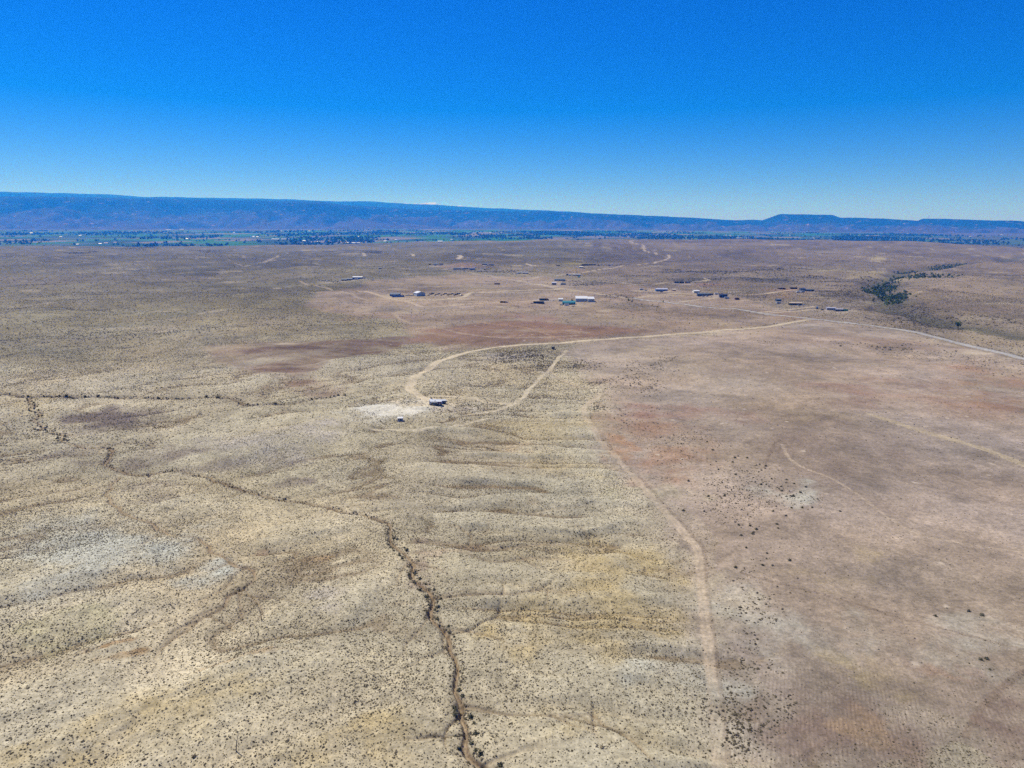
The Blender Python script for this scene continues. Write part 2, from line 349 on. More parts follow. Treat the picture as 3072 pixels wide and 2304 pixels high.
DARK_BRUSH = [(1870, 640, 50, 10, .5), (1960, 672, 50, 8, .6), (2020, 692, 60, 8, .6), (1850, 610, 60, 10, .5), (1950, 655, 40, 8, .6), (1600, 640, 60, 8, .35), (1655, 607, 50, 6, .9), (1725, 600, 90, 8, .55), (1560, 590, 60, 6, .6), (1480, 604, 60, 4, .9), (1460, 587, 45, 4, .8), (1800, 640, 60, 14, .55), (1960, 690, 90, 20, .35), (1990, 670, 60, 12, .35), (1900, 615, 50, 12, .5),
              (810, 546, 28, 3, .9), (170, 548, 40, 3, .7), (455, 543, 20, 3, .5), (290, 538, 40, 3, .4), (1680, 585, 100, 6, .35), (1370, 660, 40, 8, .5), (1340, 640, 40, 6, .4), (1270, 612, 40, 6, .45), (1900, 750, 80, 14, .35), (2100, 690, 80, 10, .3), (1380, 597, 60, 3, .4), (1070, 587, 80, 3, .3)]

gully_w = wline(GULLY)
gully_arm_w = wline(GULLY_ARM)
road_w = wline(ROAD)
chan_w = [wiggle(wline(c[0], 5), 2.4 if i < 3 else 1.2, 13, i) for i, c in enumerate(CHANNELS)]
def side_gullies(L, n, seed):
    rr = random.Random(seed)
    outp = []
    for _ in range(n):
        i = rr.randrange(4, len(L) - 5)
        t_ = L[i + 2] - L[i - 2]
        th = math.atan2(t_[1], t_[0]) + rr.choice((-1, 1)) * rr.uniform(0.7, 1.5)
        p = L[i].copy(); pts = [p.copy()]
        ln = rr.uniform(8, 34); k = 5
        for q in range(k):
            th += rr.uniform(-.45, .45)
            p = p + np.array([math.cos(th), math.sin(th)]) * ln / k
            pts.append(p.copy())
        outp.append(smooth_line(np.array(pts), 3))
    return outp

for L, n in ((chan_w[1], 46), (chan_w[2], 16), (chan_w[0], 16), (chan_w[3], 6), (chan_w[7], 6), (chan_w[4], 6)):
    for q in side_gullies(L, n, len(chan_w)):
        chan_w.append(q)
        CHANNELS.append((None, random.uniform(.22, .4), random.uniform(.3, .7), (150, 130, 106), random.uniform(.3, .6)))
track_w = [wline(t[0], 4) for t in TRACKS]
mound_w = [(unproject([(m[0], m[1])])[0], m[2], m[3]) for m in MOUNDS]

def ellipse(cx, cy, rx, ry):
    k = 3072 / 2212.0
    p = unproject([(cx * k, cy * k), ((cx + rx) * k, cy * k), (cx * k, (cy + ry) * k), (cx * k, (cy - ry) * k)])
    a_ = np.hypot(*(p[1] - p[0]))
    rr = 0.5 * np.hypot(*(p[3] - p[2]))
    c = 0.5 * (p[2] + p[3])
    th = math.atan2(c[0], c[1])
    return c, a_, rr, th

patch_w = [ellipse(*q[:4]) + (lin(q[4]) * KALB, q[5]) for q in PATCHES]
brush_w = [ellipse(*q[:4]) + (q[4],) for q in DARK_BRUSH]
poly_plain, poly_mid, poly_brown, poly_brown_e, poly_rows = [unproject(p) for p in (POLY_PLAIN, POLY_MID, POLY_BROWN, POLY_BROWN_EAST, POLY_ROWS)]

def ellipse_mask(x, y, c, a_, b_, th, warp=0.45, seed=3, pw=1.0):
    R = max(a_, b_) * 1.9
    idx = np.nonzero((np.abs(x - c[0]) < R) & (np.abs(y - c[1]) < R))[0]
    px, py = x[idx] - c[0], y[idx] - c[1]
    u = px * math.cos(th) - py * math.sin(th)
    v = px * math.sin(th) + py * math.cos(th)
    q = np.hypot(u / a_, v / b_)
    wl = max(min(a_, b_), 3.0)
    q = q + warp * fbm(x[idx], y[idx], wl, 3, seed)
    return idx, 1 - sstep(0.35, 1.25, q)

def poly_mask(x, y, P, soft, seed):
    lo, hi = P.min(0) - soft * 3, P.max(0) + soft * 3
    m = np.zeros(len(x))
    i = np.nonzero((x > lo[0]) & (x < hi[0]) & (y > lo[1]) & (y < hi[1]))[0]
    if not len(i):
        return m
    px, py = x[i], y[i]
    n1 = fbm(px, py, soft * 3, 4, seed) * soft
    n2 = fbm(px, py, soft * 3, 4, seed + 50) * soft
    h1 = hash2(np.floor(px * 9), np.floor(py * 9), seed) - .5
    acc = 0
    for k, (ox, oy) in enumerate(((-1, 0), (1, 0), (0, -1), (0, 1), (0, 0))):
        acc = acc + in_poly(px + n1 + ox * soft * .6, py + n2 + oy * soft * .9, P)
    m[i] = acc / 5.0
    return m

def billow(x, y, ang_, aniso, wl, seed, octv=5):
    c_, s_ = math.cos(ang_), math.sin(ang_)
    u, v = (x * c_ - y * s_) * aniso, x * s_ + y * c_
    return np.abs(fbm(u + 0.15 * wl * fbm(x, y, wl * 1.3, 2, seed + 3), v + 0.15 * wl * fbm(x, y, wl * 1.1, 2, seed + 4), wl, octv, seed, 0.52))

def ridge_field(x, y):
    """eroded relief of the scrub: 0 on a drainage line, rising to the ridges; mask = how strongly the land is dissected"""
    r_all = np.hypot(x, y)
    sub = np.nonzero(r_all < 820)[0]
    M_, C_ = np.zeros(len(x)), np.ones(len(x)) * 0.3
    if not len(sub):
        return M_, C_
    x, y, r = x[sub], y[sub], r_all[sub]
    mc = sstep(-60, -25, x + 0.12 * (y - 250)) * (1 - sstep(45, 80, x)) * (1 - sstep(430, 560, y))
    east = sstep(55, 95, x) * (1 - sstep(380, 640, x - 0.12 * y))
    b1 = billow(x, y, 0.10, 0.17, 19, 77, 3)
    b2 = billow(x, y, -0.65, 0.42, 40, 177)
    c = b1 * mc + b2 * (1 - mc)
    m = np.maximum(mc, 0.78 * (1 - east) * (1 - sstep(520, 800, r)))
    for L, reach in ((chan_w[0], 26), (chan_w[1], 22), (chan_w[2], 16)):
        idx, d = dist_poly(x, y, L, reach)
        m[idx] *= 0.15 + 0.85 * sstep(2, reach, d)
    M_[sub] = m; C_[sub] = np.clip(c, 0, 1)
    return M_, C_

def chan_taper(i, x, y):
    e_ = chan_w[i][-1]
    t_ = sstep(0, 45 if i < 20 else 14, np.hypot(x - e_[0], y - e_[1]))
    if 8 < i < 20:
        b_ = chan_w[i][0]
        t_ = t_ * sstep(0, 25, np.hypot(x - b_[0], y - b_[1]))
    return t_ if i != 1 else np.ones(len(x))

def height(x, y):
    x = np.asarray(x, float).ravel(); y = np.asarray(y, float).ravel()
    z = macro(x, y)
    r = np.hypot(x, y)
    m, c = ridge_field(x, y)
    z = z + m * (np.minimum(c, 0.75) - 0.3) * (5.0 - 0.6 * sstep(-30, 0, x))
    fi = np.nonzero((r > 550) & (r < 4500))[0]
    if len(fi):
        fx, fy, fr = x[fi], y[fi], r[fi]
        far_b = billow(fx, fy, 0.2, 0.6, 120, 277, 4)
        z[fi] += (np.minimum(far_b, 0.7) - 0.3) * 6.5 * sstep(550, 950, fr) * (1 - sstep(3600, 4500, fr)) * (1 - 0.8 * sstep(60, 160, fx) * (1 - sstep(1000, 1400, fr))) * (1 - 0.75 * sstep(-320, -160, fx) * (1 - sstep(1900, 2500, fr)))
    z = z + fbm(x, y, 19, 3, 31) * 0.22 * (1 - sstep(600, 1200, r))
    for L, wd, dp in ((gully_w, 48, 9.0), (gully_arm_w, 30, 7.0)):
        idx, d = dist_poly(x, y, L, 150)
        wv = wd * (1 + 0.5 * fbm(x[idx], y[idx], 60, 3, 8))
        z[idx] -= dp * (1 - sstep(0.25, 1.3, d / np.maximum(wv, 8)))
    for c0, R, hgt in mound_w:
        dd = np.hypot(x - c0[0], y - c0[1])
        k = dd < R * 2
        z[k] += hgt * np.exp(-(dd[k] / (R * 0.75)) ** 2) * (1 + 0.5 * fbm(x[k], y[k], R * 0.5, 3, 12))
    near = np.nonzero(r < 760)[0]
    nx, ny = x[near], y[near]
    for i, ch in enumerate(CHANNELS):
        wd, dp = ch[1], ch[2]
        if i < 20:
            idx, d = dist_poly(x, y, chan_w[i], wd * 7 + 6)
        else:
            idx, d = dist_poly(nx, ny, chan_w[i], wd * 7)
            idx = near[idx]
        if not len(idx):
            continue
        wv = wd * np.clip(1 + 0.6 * fbm(x[idx], y[idx], 11, 2, 40 + i), .35, 2.2)
        dp = dp * chan_taper(i, x[idx], y[idx])
        z[idx] -= dp * (1 - sstep(0.5, 1.6, d / wv)) + 0.3 * dp * (1 - sstep(1.0, 6.0, d / wv))
    idx, d = dist_poly(x, y, road_w, 9)
    z[idx] += 0.5 * (1 - sstep(4.0, 9.0, d))
    return z

# ------------------------------------------------------------------ ground sheet
def log_grid():
    fine = np.radians(np.linspace(-52, 52, 820))
    back = np.radians(np.linspace(52, 308, 70))[1:-1]
    ang = np.r_[fine, back]
    rows = np.r_[np.arange(2860, 1120, -2.4), np.arange(1120, 770, -1.25), np.arange(770, 728, -2.0)]
    dep = PITCH + np.arctan((rows - 1152) / FPX)
    r1 = CAM_H / np.tan(dep)
    r1 = r1[r1 < 4500]
    inner = np.array([6, 20, 40, 60, 75, 85])
    inner = inner[inner < r1[0] - 1]
    far = np.geomspace(r1[-1], 15000, 110)[1:]
    vfar = np.geomspace(15000, 70000, 24)[1:]
    return ang, np.r_[inner, r1, far, vfar]

ang, rad = log_grid()
NA, NR = len(ang), len(rad)
AA, RR = np.meshgrid(ang, rad)
gx = (RR * np.sin(AA)).ravel(); gy = (RR * np.cos(AA)).ravel()
gx = np.r_[gx, 0.0]; gy = np.r_[gy, 0.001]
gz = height(gx, gy)

def soil(x, y):
    """albedo of the soil (what it is made of) and a mask vector (rows, plain, roughness)"""
    n = len(x)
    r = np.hypot(x, y)
    colr = np.empty((n, 3))
    scrub = alb(199, 188, 160); olive = alb(146, 137, 108)
    k = sstep(480, 1100, r + fbm(x, y, 220, 3, 60) * 180)
    k = np.where(x < 0, k, k * 0.9)
    colr[:] = scrub
    colr += (olive - scrub) * (k * 0.85)[:, None]
    rough = np.ones(n)
    plain = np.zeros(n)

    def mix(idx, m, c):
        colr[idx] += (c - colr[idx]) * m[:, None]

    allv = slice(None)
    m = poly_mask(x, y, poly_plain, 17.0, 61)
    mix(allv, m * 0.92, alb(170, 154, 139)); plain = np.maximum(plain, m); rough *= 1 - 0.6 * m
    # far right slopes
    m = sstep(1650, 1900, column(x, y)) * sstep(700, 900, r) * (1 - m)
    mix(allv, m * 0.7, alb(160, 142, 126))
    m = poly_mask(x, y, poly_mid, 9.0, 62)
    mix(allv, m * 0.9, alb(160, 142, 124)); plain = np.maximum(plain, m * 0.8); rough *= 1 - 0.5 * m
    m = poly_mask(x, y, poly_brown, 7.0, 63)
    mix(allv, m * np.clip(0.8 + 0.45 * fbm(x * 0.6, y, 26, 5, 163, 0.62), 0.2, 1.0), alb(126, 104, 90)); plain = np.maximum(plain, m); rough *= 1 - 0.7 * m
    m = poly_mask(x, y, poly_brown_e, 9.0, 64)
    mix(allv, m * 0.9, alb(142, 114, 96)); plain = np.maximum(plain, m); rough *= 1 - 0.5 * m
    # broad natural variation of the soil: streaks and blotches at several sizes
    var = 0.30 * fbm(x, y, 420, 4, 70) * sstep(500, 1400, r) + 0.18 * fbm(x, y, 90, 4, 71) + 0.13 * fbm(x, y, 24, 3, 72) + 0.06 * fbm(x, y, 7, 2, 79)
    var += plain * (0.20 * fbm(x * 0.5 + y * 0.15, y, 32, 6, 73, 0.6) + 0.16 * fbm(x, y, 9, 4, 74, 0.6)) + 0.22 * fbm(x * 0.7, y * 0.5, 55, 5, 81, 0.65) * sstep(600, 1100, r)
    colr *= np.clip(1 + var, 0.5, 1.6)[:, None]
    tint = fbm(x, y, 60, 3, 75)
    colr[:, 0] *= 1 + 0.035 * tint; colr[:, 2] *= 1 - 0.06 * tint
    t2 = fbm(x, y, 150, 3, 76)
    colr[:, 1] *= 1 + 0.02 * t2
    colr *= (1 - 0.38 * sstep(900, 2600, r) * (1 - 0.35 * sstep(1500, 2300, column(x, y))))[:, None]     # darker shrub-covered clay
    # white alkali streaks far off
    m = sstep(0.42, 0.9, fbm(x * 0.6, y * 1.0, 46, 5, 80, 0.6)) * sstep(450, 900, r)
    mix(allv, m * 0.55, alb(206, 192, 166))
    # drainage lines between ridges are browner and barer
    mr, c = ridge_field(x, y)
    mix(allv, mr * (1 - sstep(0.01, 0.11, c)) * 0.9, alb(146, 127, 100))
    mix(allv, mr * sstep(0.22, 0.7, c) * 0.5, alb(212, 204, 178))
    for i, q in enumerate(patch_w):
        c0, a_, b_, th, cc, st = q
        idx, m = ellipse_mask(x, y, c0, a_, b_, th, 0.75, 100 + i)
        st *= 1.12
        mix(idx, m * st * np.clip(0.66 + 0.75 * fbm(x[idx], y[idx], 8 + 0.02 * np.hypot(*c0), 4, 7, 0.62), 0.05, 1.0), cc)
    for q in brush_w:
        idx, m = ellipse_mask(x, y, q[0], q[1], q[2], q[3], 0.6, 140)
        mix(idx, m * q[4] * 0.8, alb(92, 90, 86))
    near = np.nonzero(r < 760)[0]
    nx, ny = x[near], y[near]
    for i, ch in enumerate(CHANNELS):
        wd = ch[1]
        if i < 20:
            idx, d = dist_poly(x, y, chan_w[i], wd * 7 + 6)
        else:
            idx, d = dist_poly(nx, ny, chan_w[i], wd * 7)
            idx = near[idx]
        if not len(idx):
            continue
        wv = wd * np.clip(1 + 0.6 * fbm(x[idx], y[idx], 11, 2, 40 + i), .35, 2.2)
        tp_ = chan_taper(i, x[idx], y[idx])
        m = (1 - sstep(0.8, 1.8, d / wv)) * ch[4] * tp_
        h = (1 - sstep(1.5, 5.5, d / wv)) * ch[4] * 0.25 * tp_
        mix(idx, np.maximum(m, h), alb(*ch[3]))
        bed = (1 - sstep(0.15, 0.45, d / wv)) * ch[4] * 0.7 * tp_ * (0.6 + 0.4 * fbm(x[idx], y[idx], 14, 2, 44))
        mix(idx, bed, alb(196, 180, 152))
    for i, t in enumerate(TRACKS):
        hw = t[1]
        idx, d = dist_poly(x, y, track_w[i], hw * 2.2 + 2)
        e_ = d / hw + 0.22 * fbm(x[idx], y[idx], 5 + hw, 3, 200 + i)
        m = (1 - sstep(0.75, 1.25, e_)) * t[3]
        if 1.0 < hw < 2.5:
            m = m * np.clip(0.75 + 0.6 * fbm(x[idx], y[idx], 9, 3, 260 + i), 0.15, 1)
        m *= 1 - 0.38 * np.exp(-((d / hw - 0.05) / 0.22) ** 2) * (hw < 3.5)
        mix(idx, m, alb(*t[2])); rough[idx] *= 1 - m; plain[idx] *= 1 - m
    idx, d = dist_poly(x, y, road_w, 14)
    mix(idx, (1 - sstep(6.5, 11, d + fbm(x[idx], y[idx], 8, 2, 4) * 1.5)) * 0.55, alb(128, 116, 102))
    mix(idx, 1 - sstep(3.4, 4.4, d), alb(190, 187, 184)); rough[idx] *= sstep(3.4, 4.4, d)
    # gully floor
    for L, wd in ((gully_w, 40), (gully_arm_w, 26)):
        idx, d = dist_poly(x, y, L, 90)
        m = 1 - sstep(0.3, 1.0, d / np.maximum(wd * (1 + 0.5 * fbm(x[idx], y[idx], 60, 3, 8)), 6))
        mix(idx, m * 0.6, alb(96, 100, 78))
    rows = poly_mask(x, y, poly_rows, 9.0, 66) * np.clip(0.75 + 0.5 * fbm(x, y, 30, 3, 67), 0, 1)
    # ---- valley farmland beyond the plateau
    kv = sstep(R_EDGE + 150, R_EDGE + 700, r)
    if kv.max() > 0:
        i = np.nonzero(kv > 0)[0]
        px, py, pr = x[i], y[i], r[i]
        sx = column(px, py)
        th = 0.25
        u = px * math.cos(th) - py * math.sin(th); v = px * math.sin(th) + py * math.cos(th)
        cu, cv = np.floor(u / 330), np.floor(v / 620 + hash2(np.floor(u / 330), np.floor(u * 0), 5) * 0.9)
        hsh = hash2(cu, cv, 9)
        pal = np.array([alb(52, 118, 50), alb(66, 128, 58), alb(84, 124, 64), alb(120, 114, 84), alb(46, 88, 50), alb(146, 132, 106), alb(90, 104, 66), alb(60, 80, 52), alb(50, 84, 48)])
        fc = pal[np.minimum((hsh * len(pal)).astype(int), len(pal) - 1)]
        # how far the watered land reaches, by direction
        farrow = np.interp(sx, [-900, 0, 600, 1200, 1500, 1900, 2300, 2700, 3000, 3900], [12500, 12500, 12800, 12800, 12600, 12600, 12800, 12800, 11500, 9500])
        g = 1 - sstep(0, 1200, pr - farrow + fbm(px, py, 1200, 3, 90) * 1200)
        g *= np.interp(sx, [-900, 2500, 2900, 3900], [1, 1, 0.55, 0.3])
        desert = alb(104, 97, 98) * (1 + 0.18 * fbm(px, py, 700, 4, 92))[:, None]
        vc = desert + (fc - desert) * g[:, None]
        colr[i] += (vc - colr[i]) * kv[i][:, None]
        rough[i] *= 1 - kv[i]; plain[i] *= 1 - kv[i]; rows[i] *= 1 - kv[i]
    colr *= np.array([0.98, 0.968, 0.925]) * (1 - 0.13 * sstep(350, 900, r) * (1 - plain))[:, None]
    return np.clip(colr, 0.01, 0.9), np.stack([rows, plain, rough], 1)

g_col, g_mask = soil(gx, gy)
g_ridge = np.stack(ridge_field(gx, gy), 1)
N_FINE = 820
A0, DA = ang[0], ang[1] - ang[0]

def on_sheet(x, y):
    """height, soil albedo, cover masks and ridge values read from the ground sheet itself (fine sector only)"""
    r = np.hypot(x, y); t_ = np.arctan2(x, y)
    i = np.clip(np.searchsorted(rad, r) - 1, 0, NR - 2)
    fr = np.clip((r - rad[i]) / (rad[i + 1] - rad[i]), 0, 1)
    q = np.clip((t_ - A0) / DA, 0, N_FINE - 1.001); j = q.astype(int); fa = q - j
    k = i * NA + j
    z = (gz[k] * (1 - fa) + gz[k + 1] * fa) * (1 - fr) + (gz[k + NA] * (1 - fa) + gz[k + NA + 1] * fa) * fr
    kn = (i + (fr > .5)) * NA + j + (fa > .5)
    return z, g_col[kn], g_mask[kn], g_ridge[kn]

def new_mesh(name, verts, faces4=None, faces=None):
    me = bpy.data.meshes.new(name)
    if faces4 is not None:
        nf = len(faces4); k = faces4.shape[1]
        me.vertices.add(len(verts)); me.loops.add(nf * k); me.polygons.add(nf)
        me.vertices.foreach_set('co', np.asarray(verts, np.float32).ravel())
        me.loops.foreach_set('vertex_index', faces4.astype(np.int32).ravel())
        me.polygons.foreach_set('loop_start', np.arange(0, nf * k, k, dtype=np.int32))
        me.update(calc_edges=True)
    else:
        me.from_pydata([tuple(v) for v in verts], [], faces or [])
    return me

ii = np.arange(NR - 1)[:, None] * NA
jj = np.arange(NA)[None, :]
jn = (jj + 1) % NA
quads = np.stack([ii + jj, ii + NA + jj, ii + NA + jn, ii + jn], -1).reshape(-1, 4)[:, ::-1]
cidx = NR * NA
# close the centre with degenerate-free fan quads (pairs of columns)
verts = np.stack([gx, gy, gz], 1)
me = bpy.data.meshes.new('ground')
tri = [(cidx, int(j), int((j + 1) % NA)) for j in range(NA)]
nq, ntri = len(quads), len(tri)
me.vertices.add(len(verts)); me.loops.add(nq * 4 + ntri * 3); me.polygons.add(nq + ntri)
me.vertices.foreach_set('co', verts.astype(np.float32).ravel())
me.loops.foreach_set('vertex_index', np.r_[quads.ravel(), np.array([(t[0], t[2], t[1]) for t in tri]).ravel()].astype(np.int32))
me.polygons.foreach_set('loop_start', np.r_[np.arange(nq) * 4, nq * 4 + np.arange(ntri) * 3].astype(np.int32))
me.update(calc_edges=True)
me.shade_smooth()
ca = me.attributes.new('soil', 'FLOAT_COLOR', 'POINT')
ca.data.foreach_set('color', np.c_[g_col, np.ones(len(g_col))].astype(np.float32).ravel())
va = me.attributes.new('cover', 'FLOAT_VECTOR', 'POINT')
va.data.foreach_set('vector', g_mask.astype(np.float32).ravel())

# ------------------------------------------------------------------ materials
MATS = {}

def nodes_of(name):
    m = bpy.data.materials.new(name)
    m.use_nodes = True
    t = m.node_tree
    b = t.nodes['Principled BSDF']
    MATS[name] = m
    return m, t, b

def nd(t, kind, **kw):
    n = t.nodes.new(kind)
    for k, v in kw.items():
        if k.startswith('i_'):
            n.inputs[k[2:].replace('_', ' ')].default_value = v
        else:
            setattr(n, k, v)
    return n

def math_node(t, op, a_, b_=None, c_=None):
    n = t.nodes.new('ShaderNodeMath'); n.operation = op
    for i, q in enumerate((a_, b_, c_)):
        if q is None:
            continue
        if isinstance(q, (int, float)):
            n.inputs[i].default_value = q
        else:
            t.links.new(q, n.inputs[i])
    return n.outputs[0]

def ramp(t, fac, stops):
    n = t.nodes.new('ShaderNodeValToRGB')
    el = n.color_ramp.elements
    el[0].position, el[0].color = stops[0][0], (*stops[0][1], 1)
    el[1].position, el[1].color = stops[-1][0], (*stops[-1][1], 1)
    for p, c in stops[1:-1]:
        q = el.new(p); q.color = (*c, 1)
    t.links.new(fac, n.inputs[0])
    return n.outputs[0]

def mixc(t, fac, a_, b_, mode='MIX'):
    n = t.nodes.new('ShaderNodeMix'); n.data_type = 'RGBA'; n.blend_type = mode
    for sock, q in ((n.inputs[0], fac), (n.inputs[6], a_), (n.inputs[7], b_)):
        if isinstance(q, (int, float)):
            sock.default_value = q
        elif isinstance(q, tuple):
            sock.default_value = (*q, 1) if len(q) == 3 else q
        else:
            t.links.new(q, sock)
    return n.outputs[2]

def ground_material():
    m, t, b = nodes_of('desert_soil')
    L = t.links.new
    pos = nd(t, 'ShaderNodeNewGeometry').outputs['Position']
    at = nd(t, 'ShaderNodeAttribute', attribute_name='soil')
    cv = nd(t, 'ShaderNodeAttribute', attribute_name='cover')
    sp = nd(t, 'ShaderNodeSeparateXYZ'); L(cv.outputs['Vector'], sp.inputs[0])
    rows, plain, rough = sp.outputs
    base = at.outputs['Color']
    n1 = nd(t, 'ShaderNodeTexNoise', i_Scale=1.3, i_Detail=4.0, i_Roughness=0.8); L(pos, n1.inputs['Vector'])
    n2 = nd(t, 'ShaderNodeTexNoise', i_Scale=0.33, i_Detail=4.0, i_Roughness=0.6); L(pos, n2.inputs['Vector'])
    n3 = nd(t, 'ShaderNodeTexNoise', i_Scale=0.05, i_Detail=6.0, i_Roughness=0.68); L(pos, n3.inputs['Vector'])
    f1 = math_node(t, 'MULTIPLY_ADD', n1.outputs[0], 1.1, 0.45)
    f2 = math_node(t, 'MULTIPLY_ADD', n2.outputs[0], 0.9, 0.55)
    f3 = math_node(t, 'MULTIPLY_ADD', n3.outputs[0], 0.80, 0.60)
    n5 = nd(t, 'ShaderNodeTexNoise', i_Scale=0.75, i_Detail=5.0, i_Roughness=0.75); L(pos, n5.inputs['Vector'])
    f5 = ramp(t, n5.outputs[0], [(0.40, (0.78,) * 3), (0.52, (1.0,) * 3), (0.64, (1.14,) * 3)])
    f = math_node(t, 'MULTIPLY', math_node(t, 'MULTIPLY', math_node(t, 'MULTIPLY', f1, f2), f3), f5)
    c = mixc(t, 1.0, base, f, 'MULTIPLY')
    # dry grass tufts and litter: small grey-brown flecks
    v1 = nd(t, 'ShaderNodeTexVoronoi', i_Scale=1.25); L(pos, v1.inputs['Vector'])
    fl = ramp(t, v1.outputs['Distance'], [(0.12, (1, 1, 1)), (0.34, (0, 0, 0))])
    c = mixc(t, math_node(t, 'MULTIPLY', math_node(t, 'MULTIPLY', fl, rough), 0.6), c, tuple(alb(104, 96, 78)))
    # pale bare anthill clearings on the plain
    v2 = nd(t, 'ShaderNodeTexVoronoi', i_Scale=0.075); L(pos, v2.inputs['Vector'])
    sx = nd(t, 'ShaderNodeSeparateColor'); L(v2.outputs['Color'], sx.inputs[0])
    pick = math_node(t, 'GREATER_THAN', sx.outputs[0], 0.62)
    nz = nd(t, 'ShaderNodeTexNoise', i_Scale=0.5, i_Detail=2.0); L(pos, nz.inputs['Vector'])
    dd = math_node(t, 'ADD', v2.outputs['Distance'], math_node(t, 'MULTIPLY_ADD', nz.outputs[0], 0.22, -0.11))
    sp2 = ramp(t, dd, [(0.05, (1, 1, 1)), (0.13, (0, 0, 0))])
    c = mixc(t, math_node(t, 'MULTIPLY', math_node(t, 'MULTIPLY', sp2, pick), math_node(t, 'MULTIPLY', plain, 0.7)), c, tuple(alb(214, 198, 176)))
    # drilled seed rows
    az = math.radians(21.0)
    px = nd(t, 'ShaderNodeVectorMath', operation='DOT_PRODUCT'); L(pos, px.inputs[0]); px.inputs[1].default_value = (math.cos(az), -math.sin(az), 0)
    wob = math_node(t, 'MULTIPLY_ADD', n3.outputs[0], 2.2, 0.0)
    ph = math_node(t, 'MULTIPLY', math_node(t, 'ADD', px.outputs['Value'], wob), 2 * math.pi / 1.0)
    sn = math_node(t, 'SINE', ph)
    line = ramp(t, math_node(t, 'MULTIPLY_ADD', sn, 0.5, 0.5), [(0.35, (0, 0, 0)), (0.95, (1, 1, 1))])
    brk = ramp(t, n2.outputs[0], [(0.40, (0, 0, 0)), (0.66, (1, 1, 1))])
    c = mixc(t, math_node(t, 'MULTIPLY', math_node(t, 'MULTIPLY', line, rows), math_node(t, 'MULTIPLY_ADD', brk, 0.5, 0.06)), c, tuple(alb(100, 82, 72)))
    L(c, b.inputs['Base Color'])
    b.inputs['Roughness'].default_value = 0.95
    b.inputs['Specular IOR Level'].default_value = 0.1
    bm = nd(t, 'ShaderNodeBump', i_Strength=0.7, i_Distance=0.25)
    L(math_node(t, 'ADD', n1.outputs[0], n2.outputs[0]), bm.inputs['Height'])
    L(bm.outputs[0], b.inputs['Normal'])
    return m

def paint(name, rgb, rough=0.6, metal=0.0, vary=0.18, scale=0.7, spec=0.3):
    """weathered paint, metal or wood with soft dirt"""
    m, t, b = nodes_of(name)
    tc = nd(t, 'ShaderNodeTexCoord')
    n = nd(t, 'ShaderNodeTexNoise', i_Scale=scale, i_Detail=5.0, i_Roughness=0.65)
    t.links.new(tc.outputs['Object'], n.inputs['Vector'])
    c = mixc(t, 1.0, tuple(rgb), ramp(t, n.outputs[0], [(0.3, (1 - vary,) * 3), (0.7, (1 + vary * 0.6,) * 3)]), 'MULTIPLY')
    t.links.new(c, b.inputs['Base Color'])
    b.inputs['Roughness'].default_value = rough
    b.inputs['Metallic'].default_value = metal
    b.inputs['Specular IOR Level'].default_value = spec
    return m

def foliage(name, dark, light, hue=0.5):
    m, t, b = nodes_of(name)
    oi = nd(t, 'ShaderNodeObjectInfo')
    geo = nd(t, 'ShaderNodeNewGeometry')
    n = nd(t, 'ShaderNodeTexNoise', i_Scale=1.7, i_Detail=3.0)
    t.links.new(geo.outputs['Position'], n.inputs['Vector'])
    f = math_node(t, 'ADD', math_node(t, 'MULTIPLY', oi.outputs['Random'], 0.6), math_node(t, 'MULTIPLY', n.outputs[0], 0.4))
    t.links.new(ramp(t, f, [(0.15, dark), (0.85, light)]), b.inputs['Base Color'])
    b.inputs['Roughness'].default_value = 0.85
    b.inputs['Specular IOR Level'].default_value = 0.15
    return m

def rock_material(name, slope_c, cap_c, pale_c, scale):
    m, t, b = nodes_of(name)
    L = t.links.new
    geo = nd(t, 'ShaderNodeNewGeometry')
    mp = nd(t, 'ShaderNodeMapping'); mp.inputs['Scale'].default_value = (scale * 0.6, scale, scale * 3.6)
    L(geo.outputs['Position'], mp.inputs['Vector'])
    n = nd(t, 'ShaderNodeTexNoise', i_Scale=1.0, i_Detail=6.0, i_Roughness=0.62); L(mp.outputs[0], n.inputs['Vector'])
    n2 = nd(t, 'ShaderNodeTexNoise', i_Scale=3.3, i_Detail=5.0, i_Roughness=0.7); L(mp.outputs[0], n2.inputs['Vector'])
    at = nd(t, 'ShaderNodeAttribute', attribute_name='rise')
    f = math_node(t, 'ADD', at.outputs['Fac'], math_node(t, 'MULTIPLY_ADD', n.outputs[0], 0.8, -0.4))
    c = ramp(t, f, [(0.05, slope_c), (0.32, slope_c), (0.62, cap_c), (1.0, cap_c)])
    c = mixc(t, ramp(t, n2.outputs[0], [(0.60, (0, 0, 0)), (0.70, (0.6, 0.6, 0.6))]), c, pale_c)
    c = mixc(t, 1.0, c, ramp(t, n.outputs[0], [(0.3, (0.7,) * 3), (0.7, (1.25,) * 3)]), 'MULTIPLY')
    L(c, b.inputs['Base Color'])
    b.inputs['Roughness'].default_value = 0.95
    b.inputs['Specular IOR Level'].default_value = 0.05
    return m

def thing_tag(o, label=None, cat=None, group=None, kind=None):
    if label: o['label'] = label
    if cat: o['category'] = cat
    if group: o['group'] = group
    if kind: o['kind'] = kind
    return o

def link(name, me_, mat=None, parent=None):
    o = bpy.data.objects.new(name, me_)
    COL.objects.link(o)
    if mat and not me_.materials:
        me_.materials.append(mat)
    if parent: o.parent = parent
    return o

ground = link('ground', me, ground_material())
ground['kind'] = 'structure'

